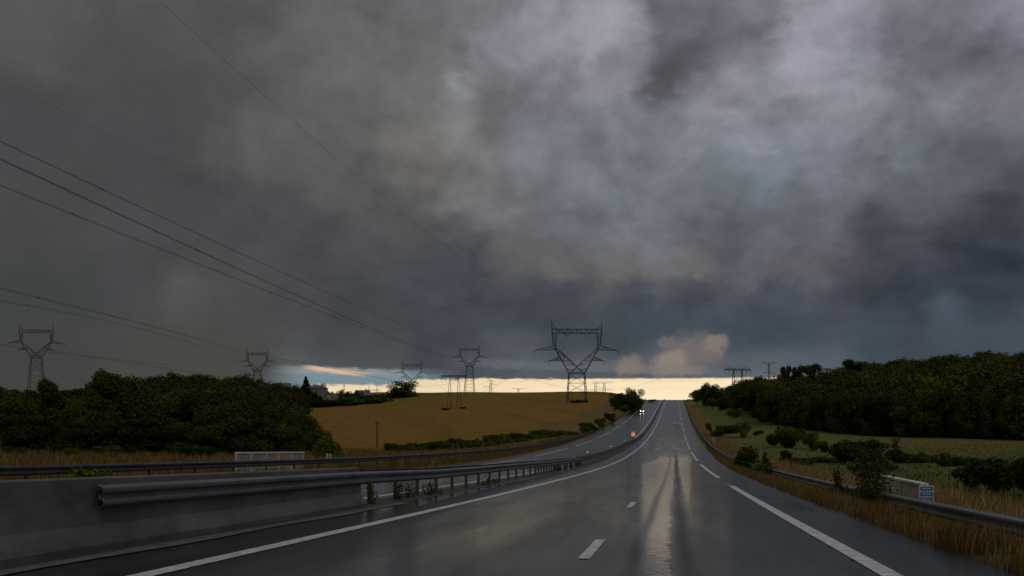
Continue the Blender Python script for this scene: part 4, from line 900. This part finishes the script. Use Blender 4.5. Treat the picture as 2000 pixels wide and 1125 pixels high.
for (k, px, d, yt, wr, how) in (('n5',636,118,846,1.0,'small light green bush at the right foot of the dark left trees'),('b1',30,100,868,1.3,'low dark bush at the foot of the left trees near the photo edge'),('b1',215,104,866,1.5,'low dark bush below the tallest left tree'),('b2',140,100,872,1.1,'small green bush in dry grass left of the low dark bush'),('b3',385,108,864,1.6,'wide dark bush at the foot of the left trees, mid row')):
    q, h = ppx(px, 0, d, yt); o = place(TP[k], q, h, wr, how, 'bush', None)
place(TP['b2'], onroad(-14.35, 36.5, 0), .95, 1.2, 'weedy green bush growing against the far guardrail at the left', 'bush', None)
# --- far wood and hedges, village trees
vil = [('con',597,660,735,1.05,'pointed dark conifer left of the block house','conifer'),('f1',622,675,742,.75,'round treetop showing behind the block house roof','tree'),('f1',566,640,744,1.0,'dark tree left of the conifer','tree'),('f3',578,640,752,1.0,'dark tree below and left of the conifer','tree'),
 ('f1',641,690,760,.6,'small tree between the block house and the cottage','tree'),('f2',663,680,757,.8,'tree with an uneven top right of the cottage','tree'),('f3',680,680,761,.85,'round dark tree right of the thin chimney pole','tree'),('f1',697,690,760,1.1,'round dark tree beside the long outbuilding','tree'),('f3',608,645,764,1.1,'dense dark tree below the block house','tree'),('f1',590,625,766,1.3,'dense dark tree at the left end of the field edge','tree'),('f3',620,650,771,1.0,'low dark tree at the foot of the block house','tree')]
for (k, px, d, yt, wr, how, cat) in vil:
    q, h = ppx(px, 0, d, yt); place(TP[k], q, h, wr, how, cat, 'trees around the hill village')
for (px, d, yt, wr, how) in ((648,640,777,1.5,'first low hedge piece under the cottage'),(676,662,772,1.6,'low hedge piece under the round dark trees'),(706,690,770,1.6,'low hedge piece under the long outbuilding'),(738,708,769,1.6,'low hedge piece between village and lone field tree'),(766,722,767,1.4,'low hedge piece just left of the lone field tree'),(800,712,768,1.3,'low dark hedge piece at the foot of the lone field tree')):
    q, h = ppx(px, 0, d, yt); place(TP['lo'], q, max(h, 2.6), wr * 1.25, how, 'hedge', 'low hedge along the top of the field')
q, h = ppx(786, 0, 703, 738); place(TP['oak'], q, h, 1.55, 'lone round oak on the crest of the field in front of the left-centre pylon', 'tree', None)
q = on(672, 655); MB().bar((0,0,0),(0,0,655*(HY-749)/F-q.z),.32,.2,n=8).build('chimney_pole', MT['wood']); o = bpy.data.objects['chimney_pole']; o.location = q; tag(o, 'thin dark pole standing above the village trees', 'pole')
def wood(name, label, spots, tpl_kinds, n_leaf, leafsz, seed):
    """a far wood that reads as one mass"""
    rg = np.random.default_rng(seed); groups = {m: [] for m in ('leaf', 'leaf_b', 'leaf_v', 'leaf_l')}
    shapes = [crown_pts('round', n_leaf, np.random.default_rng(50 + k)) for k in range(4)] + [crown_pts('oak', n_leaf, np.random.default_rng(60 + k)) for k in range(3)]
    VV = []; FF = []; MI = []; off = 0
    ms = ['leaf', 'leaf_b', 'leaf_v', 'leaf_l']
    for (x, y, z, h, w) in spots:
        c, d, _ = shapes[rg.integers(len(shapes))]; a = rg.uniform(0, 6.28); ca, sa = math.cos(a), math.sin(a)
        c2 = np.stack([(c[:, 0] * ca - c[:, 1] * sa) * w, (c[:, 0] * sa + c[:, 1] * ca) * w, c[:, 2] * h], 1)
        d2 = np.stack([d[:, 0] * ca - d[:, 1] * sa, d[:, 0] * sa + d[:, 1] * ca, d[:, 2]], 1)
        v, f = quads(c2 + (x, y, z), leafsz, d2 * 2.4 + (0, 0, .6), rg); VV.append(v); FF.append(f + off); off += len(v)
        MI.append(np.full(len(f), rg.choice(4, p=(.38, .22, .28, .12))))
    o = mesh_np(name, np.concatenate(VV), np.concatenate(FF), None, mats=[MT[m] for m in ms], midx=np.concatenate(MI)); return tag(o, label, 'wood', kind='stuff')
sp = []; rg = np.random.default_rng(5)
for px, yt in zip(np.arange(-120, 660, 13), np.interp(np.arange(-120, 660, 13), [-120,0,120,280,385,440,495,520,560,600,640,660],[752,750,764,730,723,728,722,735,748,762,782,792])):
    for d in (330, 400, 480, 570):
        p_ = px + rg.uniform(-9, 9); d_ = d + rg.uniform(-30, 30); yb = yt + (570 - d) * .12 + rg.uniform(-3, 6)
        q = on(p_, d_); h = d_ * (HY - yb) / F - q.z
        if p_ > 560 and d_ < 480: continue
        if p_ > 600: continue
        h = min(max(h, 7), 19); sp.append((q.x, q.y, q.z, h, 13 * rg.uniform(.85, 1.2)))
wood('far_wood', 'dark far wood covering the hill behind the left roadside trees', sp, None, 2200, .34, 31)
# --- right: wood on the hillside
base = ([1400,1430,1455,1480,1521,1560,1594,1650,1736,1850,2000,2200], [500,430,385,345,300,278,262,250,242,232,222,215])
topl = ([1400,1440,1470,1500,1520,1600,1638,1650,1700,1760,1830,1900,2000,2200], [770,752,735,727,728,728,722,702,698,696,688,684,679,668])
sp = []
for px in np.arange(1436, 2200, 15):
    d0 = float(np.interp(px, *base)); yt = float(np.interp(px, *topl)); d1 = 560.0
    nn = max(3, int((d1 - d0) / 27))
    for k in range(nn):
        p_ = px + rg.uniform(-10, 10); d_ = d0 + (d1 - d0) * (k + .55) / nn + rg.uniform(-9, 9); q = on(p_, d_)
        h = rg.uniform(9.5, 17.5); ht = d_ * (HY - (yt + rg.uniform(-5, 12))) / F - q.z
        if ht < h: h = max(ht, 6)
        elif k >= nn - 2: h = min(ht, 21)
        sp.append((q.x, q.y, q.z - .5, h, 12.5 * rg.uniform(.7, 1.35)))
wood('hillside_wood', 'dense dark green wood covering the whole hillside right of the road', sp, None, 2200, .29, 32)
edge = np.concatenate([np.arange(1440, 1530, 11), np.arange(1530, 2080, 24)])
for i, px in enumerate(edge):
    d = float(np.interp(px, *base)) + rg.uniform(-4, 6); q = on(px, d)
    place(TP[('f1', 'f3', 'f2', 'f3')[i % 4]], q, rg.uniform(9.5, 13), rg.uniform(.9, 1.15), 'dark broadleaf tree in the front edge of the hillside wood above the meadow', 'tree', 'front edge trees of the hillside wood')
for (px, d, yt, k, wr, how) in ((1538,425,712,'fa',.7,'leftmost of the four airy trees on the skyline of the wood'),(1562,425,711,'fa',.75,'second of the four airy trees on the wood skyline, from the left'),(1590,425,708,'fa',.95,'widest of the four airy trees on the wood skyline'),(1613,430,724,'fa',.6,'smallest, rightmost of the four airy trees on the wood skyline'),
  (1662,430,700,'fa',1.15,'large loose tree where the wood skyline steps up'),(1500,400,722,'f4',1.0,'light green rounded tree below the wide-armed pylon'),(1466,405,727,'f2',.95,'dark tree just right of the trestle mast'),(1784,520,692,'f1',1.2,'tree bulging slightly above the wood skyline, right of centre'),(1832,520,685,'f2',1.3,'rounded crown at the highest step of the wood skyline')):
    q, h = ppx(px, 0, d, yt); place(TP[k], q, h, wr * 15 / max(h, 8) * (1.0 if k != 'fa' else .9), how, 'tree', 'skyline trees of the hillside wood')
for (px, d, yt, k, wr, how) in ((1362,560,752,'f4',.9,'roadside tree nearest the carriageway at the crest, right side'),(1380,530,740,'f1',.95,'tallest tree of the roadside clump on the right'),(1400,500,748,'f3',1.0,'dark tree at the right of the roadside clump'),(1392,470,770,'f4',.9,'light low tree in front of the roadside clump'),(1422,455,763,'f1',.9,'tree between the roadside clump and the wood'),(1408,440,778,'f3',1.0,'low dark tree at the foot of the roadside clump')):
    q, h = ppx(px, 0, d, yt); place(TP[k], q, h, wr, how, 'tree', 'roadside clump at the right of the crest')
for (px, d, yt, k, wr, how) in ((1203,520,763,'f1',1.0,'leftmost tree of the small clump on the left bank'),(1222,500,764,'f3',1.0,'middle low tree of the small clump on the left bank'),(1234,495,751,'f1',1.0,'tallest tree of the small clump on the left bank'),(1245,490,766,'f2',.8,'tree of the left bank clump nearest the road'),(1220,440,786,'f4',.9,'light low tree at the foot of the left bank clump'),(1231,462,768,'f3',1.15,'dense dark tree in the middle of the left bank clump'),(1210,475,776,'f1',1.1,'low dark tree at the left foot of the left bank clump')):
    q, h = ppx(px, 0, d, yt); place(TP[k], q, h, wr, how, 'tree', 'small clump on the left bank')
# --- bushes
for (k, px, d, yt, wpx, how) in (
 ('b1',1420,235,824,50,'dark bush on the right slope under the small umbrella-shaped tree'),('b2',1452,228,818,26,'upright green bush right of the dark slope bush'),('b1',1385,262,822,10,'tiny bush in dry grass high on the right slope'),
 ('b2',1546,172,829,54,'broad light green bush in the middle of the meadow'),('b3',1513,178,842,34,'dark bush touching the broad light green meadow bush'),('b2',1583,165,839,30,'upright light green bush right of the broad meadow bush'),('b2',1606,160,858,26,'low green bush right of the upright meadow bush'),
 ('b3',1535,125,876,20,'small round dark bush in the lower meadow'),('b3',1668,112,850,92,'large dark bush behind the tall shrubs by the right rail'),('b1',1700,100,866,50,'dark bush right of the large one behind the rail'),('b3',1745,118,872,24,'small dark bush below the sapling'),
 ('b3',1905,60,905,70,'dark bush right of the blue panel'),('b3',1965,56,884,110,'big dark bush at the right edge of the photo'),('b1',2015,52,872,90,'dark bush cut by the right edge of the photo'),('b3',1273,640,779,16,'tiny bush on the bank left of the road crest'),('b1',1345,700,779,10,'tiny bush at the crest on the right verge'),('b1',1480,235,838,18,'small bush on the right slope'),
 ('b1',1150,268,822,30,'dark bush on the left bank below the field'),('b2',1172,300,813,20,'green bush higher on the left bank'),('b1',1190,345,803,18,'small bush beside the left guardrail far up'),('b2',1142,252,830,20,'green bush on the left bank near the tiny parapet')):
    q, h = ppx(px, 0, d, yt); h = max(h, .7); w = wpx * d / F; place(TP[k], q, h, w / (3.4 * h / 3) , how, 'bush', None)
for (k, px, d, yt, wpx, how) in (('lo',1600,118,890,110,'long low scrub in the lower meadow'),('lo2',1800,112,878,110,'long low scrub left of the big right bush'),('lo',1868,100,888,80,'low scrub right of the long meadow scrub'),('lo2',1560,108,896,70,'low scrub near the tall dry grass of the right verge'),('lo',1700,90,902,90,'low dark scrub behind the tall shrubs of the right rail'),
 ('lo2',800,205,862,90,'leftmost low scrub patch along the foot of the brown field'),('lo',860,208,857,130,'second low scrub patch along the foot of the brown field'),('lo2',935,212,853,110,'third low scrub patch along the foot of the brown field'),('lo',985,222,850,90,'fourth low scrub patch along the foot of the brown field'),('lo2',1045,232,843,90,'thickest scrub patch at the foot of the brown field'),('lo',1095,245,841,60,'last scrub patch before the tiny left parapet'),
 ('lo3',1000,246,845,110,'light green scrub strip above the fourth scrub patch'),('lo3',1075,256,837,80,'light green scrub strip at the right end of the field foot'),('lo3',900,228,859,90,'light green scrub strip behind the third scrub patch'),('lo',1130,585,779,34,'green tuft of brambles at the foot of the largest pylon'),('lo2',872,480,795,16,'green tuft at the foot of the twin trestle mast'),('lo',903,480,794,14,'dark tuft at the right foot of the twin trestle mast')):
    q, h = ppx(px, 0, d, yt); h = max(h, .8); w = wpx * d / F; s_ = w / (9.0); o = place(TP[k], q, h, 1, how, 'scrub', None, rz=random.uniform(-.2, .2)); o.scale = (s_, s_ * 1.2, h / 2)
# umbrella-shaped small tree and sapling
q = on(1438, 300); o = tag(empty('small_tree', q), 'small umbrella-shaped tree with a leaning pale trunk on the right slope', 'tree'); hc = 300 * (HY - 812) / F - q.z
MB().tube([(.4,0,-.3),(.2,0,hc*.4),(-.3,0,hc*.8),(-.8,0,hc)], [.22,.18,.14,.08], 7).build('trunk', mat('pale_bark', (.22,.22,.22), .8, var=.2), o, smooth=True)
rg2 = np.random.default_rng(8); c = rg2.normal(size=(900, 3)) * (1.0, 1.0, .42) + (-.3, 0, hc + .7); v, f = quads(c, .20, (0, 0, .6), rg2); mesh_np('crown', v, f, MT['leaf_l'], o)
q, h = ppx(1748, 0, 140, 860)
o = tag(empty('sapling', q), 'thin sapling standing alone in the olive meadow', 'tree'); MB().tube([(0,0,-.2),(.05,0,h*.5),(0,0,h)], [.05,.04,.015], 5).build('trunk', MT['bark'], o)
c = rg2.normal(size=(160, 3)) * (.28, .28, h * .20) + (0, 0, h * .72); v, f = quads(c, .10, (0, 0, .3), rg2); mesh_np('crown', v, f, MT['leaf_b'], o)
# tall shrubs pushing through the right guardrail, and weeds under the median rail: stems with leaves along them
def stemmy(label, loc, h, w, ns, nl, leaf, seed, cat='shrub', name='shrub', group=None, ml='leaf'):
    rg = np.random.default_rng(seed); o = tag(empty(name, loc), label, cat, group); m = MB(); C = []; D = []
    for s in range(ns):
        a = rg.uniform(0, 6.28); r = rg.uniform(.1, 1) ** .6 * w / 2; hh = h * (1 - .65 * (r / (w / 2)) ** 1.5 * rg.uniform(.4, 1)); b = Vector((math.cos(a) * r * .35, math.sin(a) * r * .35, -.25)); t_ = Vector((math.cos(a) * r, math.sin(a) * r, hh)); mid_ = b.lerp(t_, .5) + Vector((rg.normal() * .05, rg.normal() * .05, .05 * h))
        m.tube([b, mid_, t_], [.014, .010, .004], 4)
        f = rg.uniform(.08, 1, nl); bb, mm, tt = np.array(b), np.array(mid_), np.array(t_)
        p_ = np.where(f[:, None] < .5, bb + (mm - bb) * (f * 2)[:, None], mm + (tt - mm) * (f * 2 - 1)[:, None]); C.append(p_ + rg.normal(0, 1, (nl, 3)) * (.055 + .07 * (1 - f[:, None])) * (w ** .5))
    m.build('stems', MT['bark'], o); v, f = quads(np.concatenate(C), leaf, (0, 0, .5), rg); mesh_np('foliage', v, f, MT[ml], o); return o
shr = [('leafy shrub bulging over the right guardrail, farthest of the tall ones', 3.2, 81, 2.2, 1.9, 40, 90, .075, 'leaf_l'),('spiky narrow shrub at the right guardrail', 3.1, 64, 2.05, .55, 12, 80, .055, 'leaf'),('wide low bush at the foot of the spiky shrub', 2.9, 62.5, 1.2, 1.6, 30, 60, .06, 'leaf_l'),
 ('narrow upright shrub in front of the right guardrail, left of the tallest', 2.75, 33.6, 1.35, .45, 12, 70, .032, 'leaf'),('low leafy skirt under the narrow upright shrub', 2.6, 32.0, .75, 1.0, 30, 70, .034, 'leaf'),('tallest leafy shrub growing through the right guardrail beside the pale parapet', 3.3, 30.5, 2.2, 1.25, 26, 62, .034, 'leaf'),
 ('low leafy growth spilling under the rail by the tallest shrub', 2.9, 28.6, .8, 1.5, 40, 70, .034, 'leaf')]
for i, (lb, t, y, h, w, ns, nl, lf, ml) in enumerate(shr): stemmy(lb, onroad(W2 + t, y, -.42), h, w, ns, nl, lf, 90 + i, ml=ml)
wd = [('weed clump at the end of the concrete wall under the median rail', 27.9, .70, .30),('weed clump around the second post from the concrete wall', 30.6, .60, .36),('weed clump with spreading leaves before the third post', 32.0, .45, .40),('weed clump around the fourth post', 34.3, .52, .42),('low weed clump right of the fourth post', 35.3, .28, .5),('small weed clump at the foot of the middle median posts', 44.5, .28, .5),('small weed clump beside the pale strip under the median rail', 47.2, .24, .5),('weed clump among the densest median posts', 73, .5, .9),('dark weed clump at the last median posts', 82, .45, 1.1)]
for i, (lb, y, h, w) in enumerate(wd): stemmy(lb, onroad(-2.28, y, .0), h, w, 10, 26, .022 if y < 60 else .04, 200 + i, 'weed', 'weed', 'weeds under the median guardrail', ml='leaf_l')

# --- tall dry grass: blades nobody could count
def grass(name, label, XY, hgt, wdt, lean, cols_, seed, zoff=-.03):
    rg = np.random.default_rng(seed); n = len(XY); z = ground(XY[:, 0], XY[:, 1]) + zoff
    h = hgt * rg.uniform(.3, 1.2, n) * (.75 + .35 * np.sin(XY[:, 1] * 1.1 + XY[:, 0] * 2.3) * np.sin(XY[:, 1] * .37)); a = rg.uniform(0, 6.28, n); w = wdt * rg.uniform(.7, 1.3, n) * (1 + XY[:, 1] / 60)
    dx, dy = np.cos(a) * w, np.sin(a) * w; la = rg.normal(.35, .8, n); lx, ly = np.cos(la) * h * lean * rg.uniform(.2, 1, n), np.sin(la) * h * lean * rg.uniform(.2, 1, n)
    V_ = np.empty((n, 5, 3)); B = np.stack([XY[:, 0], XY[:, 1], z], 1)
    V_[:, 0] = B - np.stack([dx, dy, 0 * dx], 1); V_[:, 1] = B + np.stack([dx, dy, 0 * dx], 1)
    V_[:, 2] = B + np.stack([dx * .7 + lx * .4, dy * .7 + ly * .4, h * .6], 1); V_[:, 3] = B + np.stack([-dx * .7 + lx * .4, -dy * .7 + ly * .4, h * .6], 1)
    V_[:, 4] = B + np.stack([lx, ly, h], 1); k = np.arange(n) * 5
    mi = rg.choice(len(cols_), n, p=[.45, .30, .25]); q4 = np.stack([k, k+1, k+2, k+3], 1); t3 = np.stack([k+3, k+2, k+4], 1)
    o = mesh_np(name, V_.reshape(-1, 3), [q4, t3], None, mats=cols_, midx=np.concatenate([mi, mi])); return tag(o, label, 'grass', kind='stuff')
straw = mat('straw', (.20,.125,.042), .8, 0, .2, var=.35, vscale=.8, island=.4); straw2 = mat('straw_pale', (.32,.23,.11), .8, 0, .2, var=.3, vscale=.8, island=.4); gr = mat('grass_green', (.065,.072,.010), .8, 0, .2, var=.3, vscale=.8, island=.4)
rust = mat('grass_russet', (.15,.080,.022), .8, 0, .2, var=.35, vscale=.8, island=.4)
def scatter(n, y0, y1, tlo, thi, seed, p=1.0, clump=.35):
    rg = np.random.default_rng(seed); Y = y0 * (y1 / y0) ** rg.uniform(0, 1, n) if p == 1 else rg.uniform(y0, y1, n)
    lo_, hi_ = tlo(Y), thi(Y); t = lo_ + (hi_ - lo_) * rg.uniform(0, 1, n); nz = np.sin(Y * 1.7 + t * 2.1) + np.sin(Y * .63 - t * 1.3 + 2) + np.sin(Y * 3.1 + t * .7)
    keep = rg.uniform(-2.2, 2.6, n) < nz + 1.0; return np.stack([xl(Y) + t, Y], 1)[keep]
grass('verge_grass', 'russet and straw grass growing under and before the right guardrail', np.concatenate([scatter(60000, 9, 170, lambda y: pave_r(y) + .10, lambda y: W2 + 3.6 + 0 * y, 41), scatter(26000, 9, 120, lambda y: pave_r(y) - .12, lambda y: pave_r(y) + .55, 47)]), .46, .006, .4, [rust, gr, straw], 51)
grass('tall_grass', 'tall pale dry grass behind the right guardrail', scatter(70000, 10, 260, lambda y: W2 + 3.6 + 0 * y, lambda y: W2 + 8.5 + 0 * y, 42), .85, .007, .5, [straw, straw2, rust], 52)
grass('meadow_grass', 'darker green grass at the edge of the meadow right of the road', scatter(50000, 14, 200, lambda y: W2 + 6.5 + 0 * y, lambda y: W2 + 8 + y * .35, 43), .45, .010, .4, [gr, gr, gr], 53)
grass('left_verge_grass', 'russet grass under and behind the far left guardrail', scatter(60000, 26, 260, lambda y: pave_l(y) - 5.5, lambda y: pave_l(y) - .3, 44), .55, .008, .35, [rust, gr, straw], 54)
grass('left_tall_grass', 'tall dry grass between the left guardrail and the dark trees', scatter(60000, 30, 240, lambda y: pave_l(y) - 6 - y * .42, lambda y: pave_l(y) - 4.5, 45), .8, .010, .45, [straw, rust, gr], 55)
for k_, o in list(TP.items()):
    if o.name not in used:
        for ch in list(o.children): bpy.data.objects.remove(ch)
        bpy.data.objects.remove(o)
    elif 'H' in o: pass
for o in bpy.data.objects:
    if 'H' in o: del o['H']
